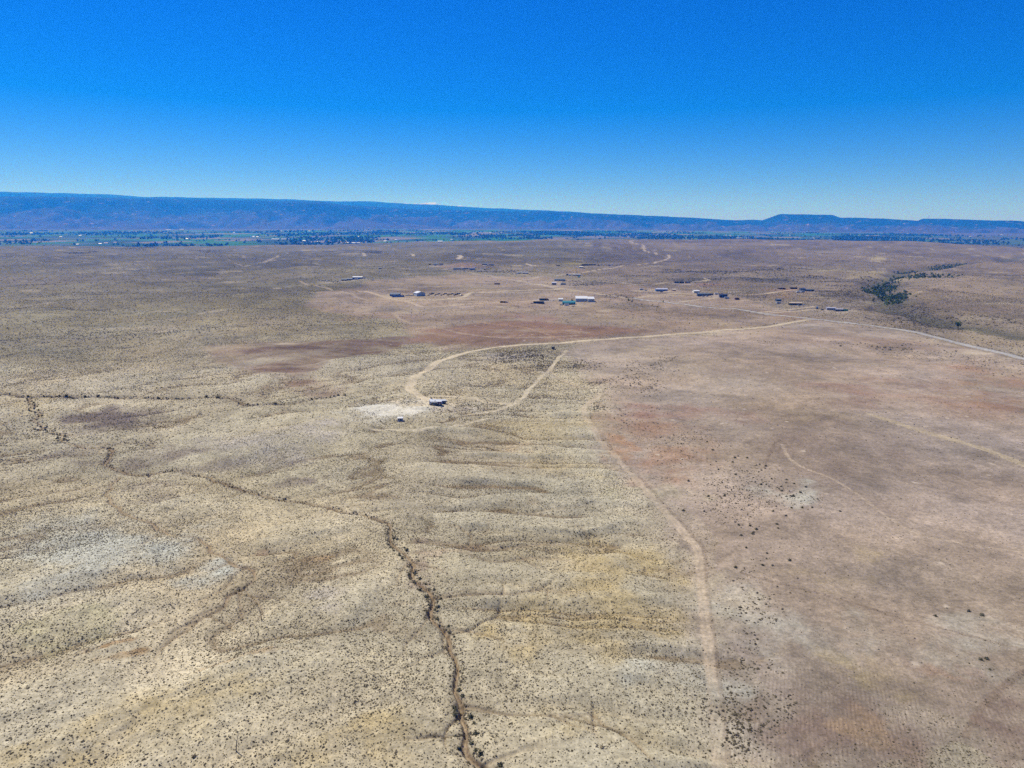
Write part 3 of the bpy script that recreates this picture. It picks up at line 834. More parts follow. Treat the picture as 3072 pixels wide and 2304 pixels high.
# ------------------------------------------------------------------ mesas, far plateau, snowy range
RIDGE = [(-900, 586), (0, 589), (253, 592), (470, 596), (800, 602), (962, 605), (1035, 615), (1194, 626), (1330, 630), (1560, 634), (1581, 635), (1600, 633), (1845, 643), (2084, 653), (2207, 661), (2258, 659), (2287, 661),
         (2310, 652), (2337, 642), (2420, 643), (2496, 646), (2518, 653), (2579, 653.5), (2680, 657), (2753, 662), (2760, 658), (2769, 655), (2814, 656), (3072, 664), (3500, 666), (3900, 664)]
PLATEAU = [(-900, 566), (0, 576), (340, 583), (434, 590.6), (560, 592), (700, 594.5), (868, 597), (962, 603), (1122, 605), (1219, 611), (1320, 616), (1411, 621.5), (1560, 628.7), (1700, 634), (1900, 650), (2100, 664), (3900, 672)]
SNOW = [(1195, 616), (1219, 611), (1235, 613), (1246, 610.5), (1258, 612), (1272, 609), (1284, 610), (1293, 607.5), (1300, 609), (1308, 608), (1316, 612), (1326, 615), (1345, 617), (1353, 615.8), (1365, 618), (1384, 617), (1396, 620), (1420, 626)]

def far_relief(name, prof, r0, rc, r1, c0, c1, ncol, mat, relief, jag, seed, bench=0.3, snow=False):
    px, py = np.array(prof).T
    cols = np.linspace(c0, c1, ncol)
    th = np.arctan((cols - 1536) / (FPX / CP))
    nrow = 64
    tr = np.r_[np.linspace(0, 1, nrow), 1.0 + np.linspace(0.04, 1, 8)]
    R = np.where(tr <= 1, r0 + (rc - r0) * tr, rc + (r1 - rc) * (tr - 1))
    row = np.interp(cols, px, py)
    X = R[:, None] * np.sin(th); Y = R[:, None] * np.cos(th)
    zc = CAM_H - rc * slope(cols, row)
    zb = macro(r0 * np.sin(th), r0 * np.cos(th)) - 40
    t = np.clip(tr, 0, 1)[:, None] * np.ones_like(cols)
    # spurs and gullies: the toe of the slope moves in and out
    spur = fbm(X, Y, relief * 9, 4, seed) * 0.5 + (1 - np.abs(fbm(X, Y, relief * 4, 3, seed + 5))) * 0.35
    tt = np.clip(t + (spur - 0.2) * 0.8 * np.sin(math.pi * t), 0, 1)
    p = np.where(tt < bench, tt / bench * 0.16, np.where(tt < 0.8, 0.16 + (tt - bench) / (0.8 - bench) * 0.50, 0.66 + sstep(0.8, 0.97, tt) * 0.34))
    Z = zb + (zc - zb) * p
    Z += (fbm(X, Y, relief * 2.2, 5, seed + 9) - 0.6 * np.abs(fbm(X, Y, relief * 1.3, 4, seed + 19))) * relief * 0.55 * np.sin(math.pi * np.clip(t, 0, 1))
    Z += jag * fbm(X + 0 * t, Y, relief * 1.2, 4, seed + 11) * np.clip(t * 4 - 3, 0, 1)
    Z = np.minimum(Z, np.where(t < 0.97, CAM_H + (zc - CAM_H) * (R[:, None] / rc) - 0.006 * rc * (1 - t), 1e9))
    back = tr[:, None] > 1
    Z = np.where(back, zc - (tr[:, None] - 1) * 0.5 * np.maximum(zc, 100), Z)
    V = np.stack([X, Y, Z], -1).reshape(-1, 3)
    n0, n1 = Z.shape
    a_ = np.arange(n0 - 1)[:, None] * n1 + np.arange(n1 - 1)[None, :]
    F = np.stack([a_, a_ + 1, a_ + n1 + 1, a_ + n1], -1).reshape(-1, 4)
    me_ = new_mesh(name, V, F)
    me_.shade_smooth()
    ra = me_.attributes.new('rise', 'FLOAT', 'POINT')
    ra.data.foreach_set('value', (p * np.ones_like(Z)).astype(np.float32).ravel())
    o = link(name, me_, mat)
    o['kind'] = 'structure'
    return o

m_ridge = rock_material('mesa_slope', tuple(alb(78, 70, 78)), tuple(alb(18, 32, 30)), tuple(alb(216, 182, 172)), 0.0026)
m_plat = rock_material('forested_plateau', tuple(alb(30, 44, 40)), tuple(alb(24, 36, 32)), tuple(alb(40, 50, 46)), 0.0011)
m_snow = rock_material('snow_range', (0.30, 0.33, 0.36), (0.42, 0.45, 0.48), tuple(alb(120, 128, 140)), 0.0015)
far_relief('mesa_ridge', RIDGE, 13600, 18500, 21500, -900, 3900, 1400, m_ridge, 260, 9, 3)
far_relief('forested_plateau', PLATEAU, 22000, 27000, 31000, -900, 2300, 400, m_plat, 380, 10, 4)
far_relief('snowy_mountain_range', SNOW, 34000, 39000, 42000, 1190, 1425, 160, m_snow, 300, 60, 6)

# ------------------------------------------------------------------ water in the valley
m_water, tw, bw = nodes_of('lake_water')
nwz = nd(tw, 'ShaderNodeTexNoise', i_Scale=0.15, i_Detail=3.0)
bmp = nd(tw, 'ShaderNodeBump', i_Strength=0.08, i_Distance=0.3)
tw.links.new(nwz.outputs[0], bmp.inputs['Height']); tw.links.new(bmp.outputs[0], bw.inputs['Normal'])
bw.inputs['Base Color'].default_value = (0.03, 0.07, 0.11, 1)
bw.inputs['Roughness'].default_value = 0.08

def pond(name, pts, seed):
    P = unproject(pts)
    c = P.mean(0)
    n = 48
    a_ = np.linspace(0, 2 * math.pi, n, endpoint=False)
    rx = np.ptp(P[:, 0]) / 2; ry = np.ptp(P[:, 1]) / 2
    k = 1 + 0.25 * np.array([fbm(np.array([math.cos(q) * 2]), np.array([math.sin(q) * 2]), 1.0, 3, seed)[0] for q in a_])
    X = c[0] + rx * np.cos(a_) * k; Y = c[1] + ry * np.sin(a_) * k
    z = float(height([c[0]], [c[1]])[0])
    zz = height(X, Y).max() + 0.6
    V = [(x_, y_, zz) for x_, y_ in zip(X, Y)]
    o = link(name, new_mesh(name, V, faces=[tuple(range(n))]), m_water)
    o['kind'] = 'structure'
    return o

pond('lake', [(2655, 720.0), (2753, 720.0), (2700, 718.0), (2700, 722.5)], 1)
pond('lake', [(2850, 728.0), (2965, 728.0), (2900, 726.0), (2900, 731)], 2)

# ------------------------------------------------------------------ mesh builder for things
class MB:
    def __init__(self):
        self.v, self.f = [], []

    def add(self, vs, fs):
        k = len(self.v)
        self.v += [tuple(q) for q in vs]
        self.f += [tuple(i + k for i in q) for q in fs]
        return self

    def box(self, x0, x1, y0, y1, z0, z1):
        return self.add([(x0, y0, z0), (x1, y0, z0), (x1, y1, z0), (x0, y1, z0), (x0, y0, z1), (x1, y0, z1), (x1, y1, z1), (x0, y1, z1)],
                        [(0, 3, 2, 1), (4, 5, 6, 7), (0, 1, 5, 4), (1, 2, 6, 5), (2, 3, 7, 6), (3, 0, 4, 7)])

    def loft(self, sections, cap=True):
        """sections: lists of points with equal count"""
        n = len(sections[0]); k = len(self.v)
        for s in sections:
            self.v += [tuple(q) for q in s]
        for i in range(len(sections) - 1):
            for j in range(n):
                self.f.append((k + i * n + j, k + i * n + (j + 1) % n, k + (i + 1) * n + (j + 1) % n, k + (i + 1) * n + j))
        if cap:
            self.f.append(tuple(k + j for j in reversed(range(n))))
            self.f.append(tuple(k + (len(sections) - 1) * n + j for j in range(n)))
        return self

    def tube(self, pts, rad_, n=6):
        pts = [Vector(p) for p in pts]
        secs = []
        for i, p in enumerate(pts):
            d = (pts[min(i + 1, len(pts) - 1)] - pts[max(i - 1, 0)]).normalized()
            s = d.cross(Vector((0.3, 0.2, 1)) if abs(d.z) < 0.9 else Vector((1, 0, 0))).normalized()
            t_ = d.cross(s)
            r_ = rad_[i] if isinstance(rad_, (list, tuple)) else rad_
            secs.append([p + (s * math.cos(q) + t_ * math.sin(q)) * r_ for q in (2 * math.pi * j / n for j in range(n))])
        return self.loft(secs)

    def disc(self, cx, cy, cz, r_, w_, n=10):
        """wheel: axis along y"""
        secs = [[(cx + r_ * math.cos(2 * math.pi * j / n), yy, cz + r_ * math.sin(2 * math.pi * j / n)) for j in range(n)] for yy in (cy - w_ / 2, cy + w_ / 2)]
        return self.loft(secs)

    def mesh(self, name):
        me_ = bpy.data.meshes.new(name)
        me_.from_pydata(self.v, [], self.f)
        return me_

    def build(self, name, mat, parent=None):
        return link(name, self.mesh(name), mat, parent)

def empty(name, loc, rz=0.0):
    o = bpy.data.objects.new(name, None)
    COL.objects.link(o)
    o.empty_display_size = 1.0
    o.location = loc
    o.rotation_euler = (0, 0, rz)
    return o

def spot(sx, sy):
    """ground point and metres per photo pixel there"""
    p = unproject([(sx, sy)])[0]
    z = float(height([p[0]], [p[1]])[0])
    dist = math.sqrt(p[0] ** 2 + p[1] ** 2 + (CAM_H - z) ** 2)
    depth = p[1] * CP + (CAM_H - z) * SP
    return p, z, depth / FPX

PALT = dict(
    white=(0.55, 0.55, 0.55), cream=(0.62, 0.57, 0.47), lilac=(0.36, 0.36, 0.44), grey=(0.30, 0.31, 0.33), navy=(0.030, 0.045, 0.085), slate=(0.09, 0.11, 0.14),
    teal=(0.02, 0.16, 0.20), blue=(0.09, 0.17, 0.33), brown=(0.10, 0.06, 0.045), dark=(0.03, 0.03, 0.035), maroon=(0.12, 0.05, 0.05), tan=(0.45, 0.36, 0.26), green=(0.04, 0.30, 0.20), rust=(0.22, 0.09, 0.05), yellow=(0.60, 0.36, 0.04), silver=(0.42, 0.44, 0.47))
PM = {k: paint('paint_' + k, v, 0.55 if k not in ('silver', 'white') else 0.45) for k, v in PALT.items()}
M_GLASS = paint('window_glass', (0.03, 0.04, 0.05), 0.08, 0, 0.1, spec=0.6)
M_TYRE = paint('tyre_rubber', (0.02, 0.02, 0.02), 0.9)
M_WOOD = paint('weathered_wood', (0.16, 0.12, 0.09), 0.9, vary=0.4, scale=2.5)
M_DOOR = paint('door_paint', (0.40, 0.37, 0.33), 0.6)

def ground_low(cx, cy, L, W, rz):
    c, s = math.cos(rz), math.sin(rz)
    pts = [(cx + c * u - s * v, cy + s * u + c * v) for u in (-L / 2, L / 2) for v in (0, W)]
    z = height([p[0] for p in pts], [p[1] for p in pts])
    return float(z.min()), float(z.max())

def building(name, label, cat, x0, x1, ybase, hgt, W, wall, roof, rise=0.9, rz=0.0, nwin=3, over=0.35, bays=1, door='garage' , group=None, shed=False, chimney=False, porch=False, trimmed=True, gable=False):
    """gabled or lean-to building: the long front faces the camera; x0..x1 and ybase are photo pixels of its front foot"""
    p, z, mpp = spot((x0 + x1) / 2, ybase)
    L = (x1 - x0) * mpp
    az = -math.atan2(p[0], p[1])
    zl, zh = ground_low(p[0], p[1], L, W, rz)
    o = empty(name, (p[0], p[1], zh - 0.05), rz)
    thing_tag(o, label, cat, group)
    f0 = -(zh - zl) - 0.3
    bl = L / bays
    for b_ in range(bays):
        xa, xb = -L / 2 + b_ * bl + (0.002 * b_), -L / 2 + (b_ + 1) * bl
        if bays == 1 and not gable:
            # ridge along x
            if shed:
                sec = lambda x_: [(x_, 0, f0), (x_, W, f0), (x_, W, hgt), (x_, 0, hgt + rise)]
            else:
                sec = lambda x_: [(x_, 0, f0), (x_, W, f0), (x_, W, hgt), (x_, W / 2, hgt + rise), (x_, 0, hgt)]
            MB().loft([sec(xa), sec(xb)]).build('wall', PM[wall], o)
            t_ = 0.12
            mb = MB()
            if shed:
                dy = over; k = rise / W
                q = [(-dy, hgt + rise + k * dy + 0.01), (W + dy, hgt - k * dy + 0.01)]
                s2 = lambda x_: [(x_, q[0][0], q[0][1]), (x_, q[1][0], q[1][1]), (x_, q[1][0], q[1][1] + t_), (x_, q[0][0], q[0][1] + t_)]
                mb.loft([s2(xa - over), s2(xb + over)])
            else:
                k = rise / (W / 2)
                s2 = lambda x_: [(x_, -over, hgt - k * over + 0.01), (x_, W / 2, hgt + rise + 0.01), (x_, W + over, hgt - k * over + 0.01),
                                 (x_, W + over, hgt - k * over + t_), (x_, W / 2, hgt + rise + t_), (x_, -over, hgt - k * over + t_)]
                mb.loft([s2(xa - over), s2(xb + over)])
            rf = mb.build('roof', PM[roof], o)
            if chimney:
                MB().box(L * 0.2, L * 0.2 + 0.5, W * 0.55, W * 0.55 + 0.5, hgt + rise * 0.5, hgt + rise + 0.9).build('chimney', PM['slate'], rf)
            elif trimmed:
                MB().box(-L * 0.1, -L * 0.1 + 0.35, W * 0.6, W * 0.6 + 0.35, hgt + rise * 0.4, hgt + rise + 0.35).build('roof_vent', PM['grey'], rf)
        else:
            # gables face the camera, ridge along y
            xm = (xa + xb) / 2
            sec = lambda y_: [(xa, y_, f0), (xb, y_, f0), (xb, y_, hgt), (xm, y_, hgt + rise), (xa, y_, hgt)]
            MB().loft([sec(0), sec(W)]).build('wall', PM[wall], o)
            t_ = 0.12; k = rise / (bl / 2); ov = over if b_ in (0, bays - 1) else 0
            oa = over if b_ == 0 else 0; ob = over if b_ == bays - 1 else 0
            s2 = lambda y_: [(xa - oa, y_, hgt - k * oa + 0.01), (xm, y_, hgt + rise + 0.01), (xb + ob, y_, hgt - k * ob + 0.01), (xb + ob, y_, hgt - k * ob + t_), (xm, y_, hgt + rise + t_), (xa - oa, y_, hgt - k * oa + t_)]
            MB().loft([s2(-over), s2(W + over)]).build('roof', PM[roof], o)
    # openings on the front
    if nwin:
        xs = np.linspace(-L / 2, L / 2, nwin + 3)[1:-1]
        di = len(xs) // 2
        for i, xx in enumerate(xs):
            if i == di:
                if door == 'garage' and L > 9:
                    d_ = MB().box(xx - 1.5, xx + 1.5, -0.06, 0.02, 0.0, min(2.7, hgt - 0.3)).build('garage_door', M_DOOR, o)
                else:
                    d_ = MB().box(xx - 0.45, xx + 0.45, -0.06, 0.02, 0.05, 2.05).build('door', M_DOOR, o)
            else:
                w_ = MB().box(xx - 0.6, xx + 0.6, -0.05, 0.02, 1.0, 2.0).build('window', PM['white'], o)
                MB().box(xx - 0.5, xx + 0.5, -0.08, -0.052, 1.1, 1.9).build('pane', M_GLASS, w_)
    if porch:
        MB().box(-L * 0.35, L * 0.35, -2.4, -0.1, f0, 0.25).build('porch_deck', M_WOOD, o)
        MB().add([(-L * 0.38, -2.6, 2.2), (L * 0.38, -2.6, 2.2), (L * 0.38, -0.1, 2.6), (-L * 0.38, -0.1, 2.6), (-L * 0.38, -2.6, 2.3), (L * 0.38, -2.6, 2.3), (L * 0.38, -0.1, 2.7), (-L * 0.38, -0.1, 2.7)],
                 [(0, 3, 2, 1), (4, 5, 6, 7), (0, 1, 5, 4), (1, 2, 6, 5), (2, 3, 7, 6), (3, 0, 4, 7)]).build('porch_roof', PM[roof], o)
        for xx in (-L * 0.35, 0, L * 0.35):
            MB().box(xx - 0.07, xx + 0.07, -2.45, -2.31, 0.25, 2.2).build('porch_post', M_WOOD, o)
    return o

# cached vehicle meshes --------------------------------------------------
CACHE = {}

def cached(key, fn):
    if key not in CACHE:
        CACHE[key] = fn()
    return CACHE[key]

def part(name, key, fn, mat, parent):
    me_ = cached((key, mat.name), lambda: fn().mesh(name))
    if not me_.materials:
        me_.materials.append(mat)
    o = bpy.data.objects.new(name, me_)
    COL.objects.link(o)
    o.parent = parent
    return o

def profile(pts, half):
    return MB().loft([[(x_, -half, z_) for x_, z_ in pts], [(x_, half, z_) for x_, z_ in pts]])

def vehicle(kind, label, sx, sy, rz, colour, group=None, wheels=True):
    p, z, mpp = spot(sx, sy)
    names = {'car': 'parked_car', 'pickup': 'pickup_truck', 'rv': 'camper_trailer', 'box': 'box_truck', 'flat': 'flatbed_trailer', 'loader': 'tractor'}
    o = empty(names[kind], (p[0], p[1], z), rz)
    thing_tag(o, label, {'car': 'car', 'pickup': 'pickup', 'rv': 'camper', 'box': 'truck', 'flat': 'trailer', 'loader': 'tractor'}[kind], group)
    m = PM[colour]
    if kind == 'car':
        part('body', 'carb', lambda: profile([(-2.2, .35), (2.2, .35), (2.25, .75), (1.2, .95), (-2.1, 1.0), (-2.25, .8)], .88), m, o)
        part('cabin', 'carc', lambda: profile([(-1.9, .98), (1.1, .94), (.4, 1.5), (-1.3, 1.52)], .76), M_GLASS, o)
        part('roof', 'carr', lambda: profile([(-1.3, 1.525), (.4, 1.505), (.35, 1.56), (-1.2, 1.58)], .72), m, o)
        wx, wr, wy = (-1.35, 1.4), .33, .8
    elif kind == 'pickup':
        part('body', 'pub', lambda: profile([(-2.7, .5), (2.7, .5), (2.75, 1.0), (1.4, 1.15), (-2.75, 1.1)], .95), m, o)
        part('cab', 'puc', lambda: profile([(-.7, 1.12), (1.3, 1.14), (.7, 1.85), (-.6, 1.85)], .84), M_GLASS, o)
        part('cab_roof', 'pur', lambda: profile([(-.62, 1.855), (.7, 1.855), (.6, 1.92), (-.55, 1.92)], .82), m, o)
        part('bed', 'pubed', lambda: MB().box(-2.6, -.8, -.75, .75, 1.12, 1.16), PM['dark'], o)
        wx, wr, wy = (-1.7, 1.8), .4, .85
    elif kind == 'rv':
        part('body', 'rvb', lambda: profile([(-3.6, .55), (3.0, .55), (3.6, 1.2), (3.7, 2.2), (3.3, 2.9), (-3.5, 2.9), (-3.65, 2.6)], 1.2), m, o)
        part('stripe', 'rvs', lambda: MB().box(-3.5, 3.3, -1.215, -1.202, 1.05, 1.3), PM['slate'], o)
        for i, xx in enumerate((-2.4, -.3, 1.8)):
            q = part('window', 'rvw', lambda: MB().box(-.55, .55, -1.215, -1.203, 1.5, 2.1), M_GLASS, o); q.location.x = xx
        part('air_conditioner', 'rva', lambda: MB().box(-.5, .5, -.4, .4, 2.9, 3.15), PM['grey'], o)
        part('hitch', 'rvh', lambda: MB().box(3.4, 4.8, -.08, .08, .5, .62), PM['dark'], o)
        wx, wr, wy = (-.6, .3), .35, 1.05
    elif kind == 'box':
        part('cargo_box', 'bxb', lambda: MB().box(-3.4, 1.6, -1.2, 1.2, .9, 3.3), m, o)
        part('cab', 'bxc', lambda: profile([(1.65, .6), (3.4, .6), (3.5, 1.4), (3.0, 2.3), (1.65, 2.35)], 1.05), m, o)
        part('chassis', 'bxf', lambda: MB().box(-3.3, 3.2, -.5, .5, .55, .88), PM['dark'], o)
        wx, wr, wy = (-2.2, 2.6), .45, 1.0
    elif kind == 'flat':
        part('deck', 'fld', lambda: MB().box(-3.5, 3.0, -1.1, 1.1, .75, .9), M_WOOD, o)
        part('load', 'fll', lambda: MB().box(-3.0, .4, -.9, .8, .905, 1.5).box(.7, 2.4, -.7, .9, .905, 1.9), m, o)
        part('hitch', 'flh', lambda: MB().box(3.0, 4.6, -.07, .07, .6, .72), PM['dark'], o)
        wx, wr, wy = (-.5, .5), .38, 1.0
    else:
        part('body', 'ldb', lambda: profile([(-1.6, .7), (1.6, .7), (1.7, 1.5), (.2, 1.7), (-1.6, 1.6)], .7), m, o)
        part('cab', 'ldc', lambda: MB().box(-1.2, .1, -.65, .65, 1.62, 2.7), M_GLASS, o)
        part('bucket', 'ldk', lambda: profile([(2.4, .25), (3.1, .2), (3.2, .9), (2.5, 1.0)], 1.0), m, o)
        part('loader_arm', 'lda', lambda: MB().box(1.0, 2.5, -.75, -.6, .8, 1.0).box(1.0, 2.5, .6, .75, .8, 1.0), m, o)
        wx, wr, wy = (-.9, 1.1), .6, .85
    for xx in wx:
        for s in (-1, 1):
            q = part('wheel', 'wh%d' % int(wr * 100), lambda: MB().disc(0, 0, 0, wr, .25), M_TYRE, o)
            q.location = (xx, s * wy, wr)
    return o

def junk(label, sx, sy, size, colour, group, rz=None):
    """a heap of scrap: tumbled sheets, boxes and pipes in one pile"""
    p, z, mpp = spot(sx, sy)
    rr = random.Random(int(sx * 10 + sy))
    mb = MB()
    for k in range(7):
        a_, b_, c_ = rr.uniform(.2, .8) * size, rr.uniform(.15, .5) * size, rr.uniform(.1, .35) * size
        M = Matrix.Translation((rr.uniform(-.5, .5) * size, rr.uniform(-.35, .35) * size, c_ * .5 + rr.uniform(0, .15) * size)) @ Matrix.Rotation(rr.uniform(0, 3), 4, 'Z') @ Matrix.Rotation(rr.uniform(-.4, .4), 4, 'X')
        vs = [M @ Vector(((i & 1) - .5, ((i >> 1) & 1) - .5, (i >> 2) - .5)).__mul__(1) for i in range(0)]
        pts = [M @ Vector((sx_ * a_ / 2, sy_ * b_ / 2, sz_ * c_ / 2)) for sx_, sy_, sz_ in ((-1, -1, -1), (1, -1, -1), (1, 1, -1), (-1, 1, -1), (-1, -1, 1), (1, -1, 1), (1, 1, 1), (-1, 1, 1))]
        mb.add(pts, [(0, 3, 2, 1), (4, 5, 6, 7), (0, 1, 5, 4), (1, 2, 6, 5), (2, 3, 7, 6), (3, 0, 4, 7)])
    o = mb.build('scrap_pile', PM[colour])
    o['kind'] = 'thing'
    del o['kind']
    o.location = (p[0], p[1], z - 0.05)
    o.rotation_euler = (0, 0, rr.uniform(0, 3))
    return thing_tag(o, label, 'scrap pile', group)

# --- homestead in the scrub ------------------------------------------------
def shipping_home():
    p, z, mpp = spot(1312.3, 1217.0)
    L, W, H = 49 * mpp, 2.6, 2.7
    zl, zh = ground_low(p[0], p[1], L, W, -0.03)
    o = empty('mobile_home', (p[0], p[1], zh), -0.03)
    thing_tag(o, 'long navy mobile home with pale flat roof standing behind the grey camper', 'mobile home')
    MB().box(-L / 2, L / 2, 0, W, -0.5, H).build('wall', PM['navy'], o)
    MB().loft([[(-L / 2 - .2, -.35, H + .004), (-L / 2 - .2, W + .2, H + .2), (-L / 2 - .2, W + .2, H + .32), (-L / 2 - .2, -.35, H + .12)],
               [(L / 2 + .2, -.35, H + .004), (L / 2 + .2, W + .2, H + .2), (L / 2 + .2, W + .2, H + .32), (L / 2 + .2, -.35, H + .12)]]).build('roof', PM['silver'], o)
    for xx in (L * .30, L * .40):
        w_ = MB().box(xx - .4, xx + .4, -.05, .02, 1.2, 2.0).build('window', PM['slate'], o)
        MB().box(xx - .33, xx + .33, -.08, -.052, 1.27, 1.93).build('pane', M_GLASS, w_)
    MB().box(L / 2, L / 2 + .04, .8, 1.7, .1, 2.1).build('door', PM['slate'], o)
    MB().box(L / 2 + .05, L / 2 + 1.2, .6, 1.9, -.5, .1).build('step', M_WOOD, o)

def big_camper():
    p, z, mpp = spot(1306.8, 1223.2)
    L, W, H = 38 * mpp, 2.5, 2.9
    zl, zh = ground_low(p[0], p[1], L, W, -0.02)
    o = empty('camper_trailer', (p[0], p[1], zh), -0.02)
    thing_tag(o, 'big grey camper trailer with white roof parked in front of the navy home', 'camper')
    def sec(pts, y_): return [(x_, y_, z_) for x_, z_ in pts]
    prof = [(-L / 2 + .5, .45), (L / 2, .45), (L / 2, H - .15), (L / 2 - .3, H), (-L / 2 + .6, H), (-L / 2 + .05, H - .7), (-L / 2, 1.2)]
    MB().loft([sec(prof, 0), sec(prof, W)]).build('body', PM['lilac'], o)
    rp = [(-L / 2 + .3, H - .28), (-L / 2 + .6, H + .005), (L / 2 - .2, H + .005), (L / 2 - .2, H + .10), (-L / 2 + .58, H + .10), (-L / 2 + .2, H - .25)]
    MB().loft([sec(rp, -.12), sec(rp, W + .12)]).build('roof', PM['white'], o)
    MB().box(-L / 2 + .3, L / 2 - .05, -.03, -.002, .5, 1.25).build('skirt', PM['dark'], o)
    for xx in (-L * .22, L * .02):
        s_ = MB().box(xx - .85, xx + .85, -.5, -.035, .95, 2.5).build('slide_out', PM['slate'], o)
        MB().box(xx - .95, xx + .95, -.75, -.03, 2.51, 2.58).build('awning', PM['white'], s_)
        MB().box(xx - .6, xx + .6, -.53, -.503, 1.5, 2.2).build('window', M_GLASS, s_)
    MB().box(L * .19, L * .47, -.034, -.004, 1.3, 2.6).build('panel', PM['maroon'], o)
    MB().box(L * .30, L * .37, -.06, -.036, .55, 2.35).build('door', M_DOOR, o)
    MB().box(-L * .1, L * .02, W * .35, W * .65, H + .101, H + .4).build('air_conditioner', PM['grey'], o)
    MB().box(-L / 2 - 1.2, -L / 2 + .6, W / 2 - .07, W / 2 + .07, .38, .5).build('hitch', PM['dark'], o)
    for xx in (.1, 1.0):
        for yy in (.15, W - .15):
            MB().disc(xx, yy, .36, .36, .24).build('wheel', M_TYRE, o)

shipping_home()
big_camper()

def small_thing(name, label, cat, sx, sy, fn, rz=0.0, group=None):
    p, z, mpp = spot(sx, sy)
    o = empty(name, (p[0], p[1], z - 0.02), rz)
    thing_tag(o, label, cat, group)
    fn(o)
    return o

def white_shed(o):
    MB().box(-1.6, 1.6, 0, 2.2, -.3, 2.1).build('wall', PM['lilac'], o)
    MB().loft([[(-1.8, -.3, 2.05), (-1.8, 1.1, 2.75), (-1.8, 2.5, 2.05), (-1.8, 2.5, 2.15), (-1.8, 1.1, 2.86), (-1.8, -.3, 2.15)],
               [(1.8, -.3, 2.05), (1.8, 1.1, 2.75), (1.8, 2.5, 2.05), (1.8, 2.5, 2.15), (1.8, 1.1, 2.86), (1.8, -.3, 2.15)]]).build('roof', PM['white'], o)
    MB().box(-.1, .8, -.05, .0, .05, 1.9).build('door', PM['slate'], o)
    for xx in (-1.1,):
        MB().box(xx - .3, xx + .3, -.05, .0, 1.0, 1.6).build('window', M_GLASS, o)
small_thing('garden_shed', 'small white roofed shed standing alone on the pale wash below the homestead', 'shed', 1200.8, 1264, white_shed)

def tank_fn(o):
    MB().tube([(0, 0, 0), (0, 0, 1.9), (0, 0, 2.15)], [.85, .85, .25], 14).build('tank', PM['white'], o)
    MB().tube([(0, 0, 2.14), (0, 0, 2.3)], .22, 8).build('lid', PM['dark'], o)
small_thing('water_tank', 'upright white water tank behind the navy mobile home', 'tank', 1293.5, 1203.0, tank_fn)

def tarp_fn(o):
    MB().add([(-1.6, 0, 0), (1.6, 0, 0), (1.5, 2, 0), (-1.5, 2, 0), (-.9, .9, 2.9), (.2, 1.0, 1.7)], [(0, 3, 2, 1), (0, 1, 5, 4), (1, 2, 5), (2, 3, 4, 5), (3, 0, 4)]).build('tarp', PM['dark'], o)
    MB().tube([(-.9, .9, 0), (-.9, .9, 3.4)], .06, 5).build('pole', M_WOOD, o)
small_thing('tarp_tent', 'dark pointed tarp shelter at the left end behind the navy mobile home', 'tent', 1296, 1201.5, tarp_fn)

def crate_fn(o):
    for i in range(4):
        MB().box(-1.6 + i * .85, -.85 + i * .85, 0, .8, 0, .9 + .15 * (i % 2)).build('crate', PM['green' if i < 1 else 'slate' if i < 3 else 'cream'], o)
small_thing('crate_row', 'row of green and grey storage bins behind the navy mobile home', 'storage bins', 1305, 1202.5, crate_fn)
vehicle('car', 'pale blue grey car parked at the right end behind the navy home', 1331, 1203.5, 0.2, 'silver')

def dark_shed(o):
    MB().box(-1.5, 1.5, 0, 2.4, -.3, 2.3).build('wall', PM['brown'], o)
    MB().loft([[(-1.7, -.2, 2.5), (-1.7, 2.6, 2.25), (-1.7, 2.6, 2.33), (-1.7, -.2, 2.6)], [(1.7, -.2, 2.5), (1.7, 2.6, 2.25), (1.7, 2.6, 2.33), (1.7, -.2, 2.6)]]).build('roof', PM['slate'], o)
    MB().box(-.5, .4, -.05, .0, .05, 1.95).build('door', M_WOOD, o)
small_thing('dark_shed', 'lone dark brown shed just below the curving dirt road', 'shed', 1659.7, 1047.6, dark_shed)

# --- farmsteads on the plateau ------------------------------------------------
B = building
B('house', 'blue grey house left of the white roofed barn with tan yard', 'house', 1169, 1200, 890, 3.2, 9, 'blue', 'slate', 1.6, nwin=4, door='d', porch=True)
B('metal_barn', 'tall pale lilac metal barn with white roof beside the row of scrap', 'barn', 1250, 1277, 889, 5.2, 16, 'silver', 'white', 2.2, rz=0.5, nwin=1, gable=True, trimmed=False)
for i, (sx, sy, kd, cl) in enumerate([(1220, 889.5, 'pickup', 'white'), (1227, 888, 'car', 'dark'), (1234, 889, 'car', 'silver'), (1241, 888, 'pickup', 'slate')]):
    vehicle(kd, ['white pickup parked nearest the blue grey house by the barn', 'black car parked second from the blue grey house by the barn', 'silver car parked third from the blue grey house by the barn', 'dark pickup parked against the lilac metal barn'][i], sx, sy, 0.4 * (-1) ** i, cl)
B('long_shed', 'low blue roofed annex in front of the blue grey house', 'shed', 1176, 1212, 892.5, 2.2, 4, 'blue', 'blue', 0.5, nwin=0, shed=True)
for i in range(16):
    sx = 1286 + i * 6.4; sy = 887.0 - (i % 3) * 2.2
    if i % 3 == 0:
        vehicle('car', 'old dark car in the line of scrap right of the lilac barn', sx, sy, i * 0.7, ('dark', 'brown', 'slate')[i % 2], 'old cars right of the lilac barn')
    else:
        junk('dark scrap heap in the line right of the lilac barn', sx, sy, 4.6, ('dark', 'brown', 'slate')[i % 3], 'scrap heaps right of the lilac barn')
vehicle('flat', 'loaded flatbed trailer at the right end of the barn scrap line', 1384, 888.5, 0.1, 'brown')

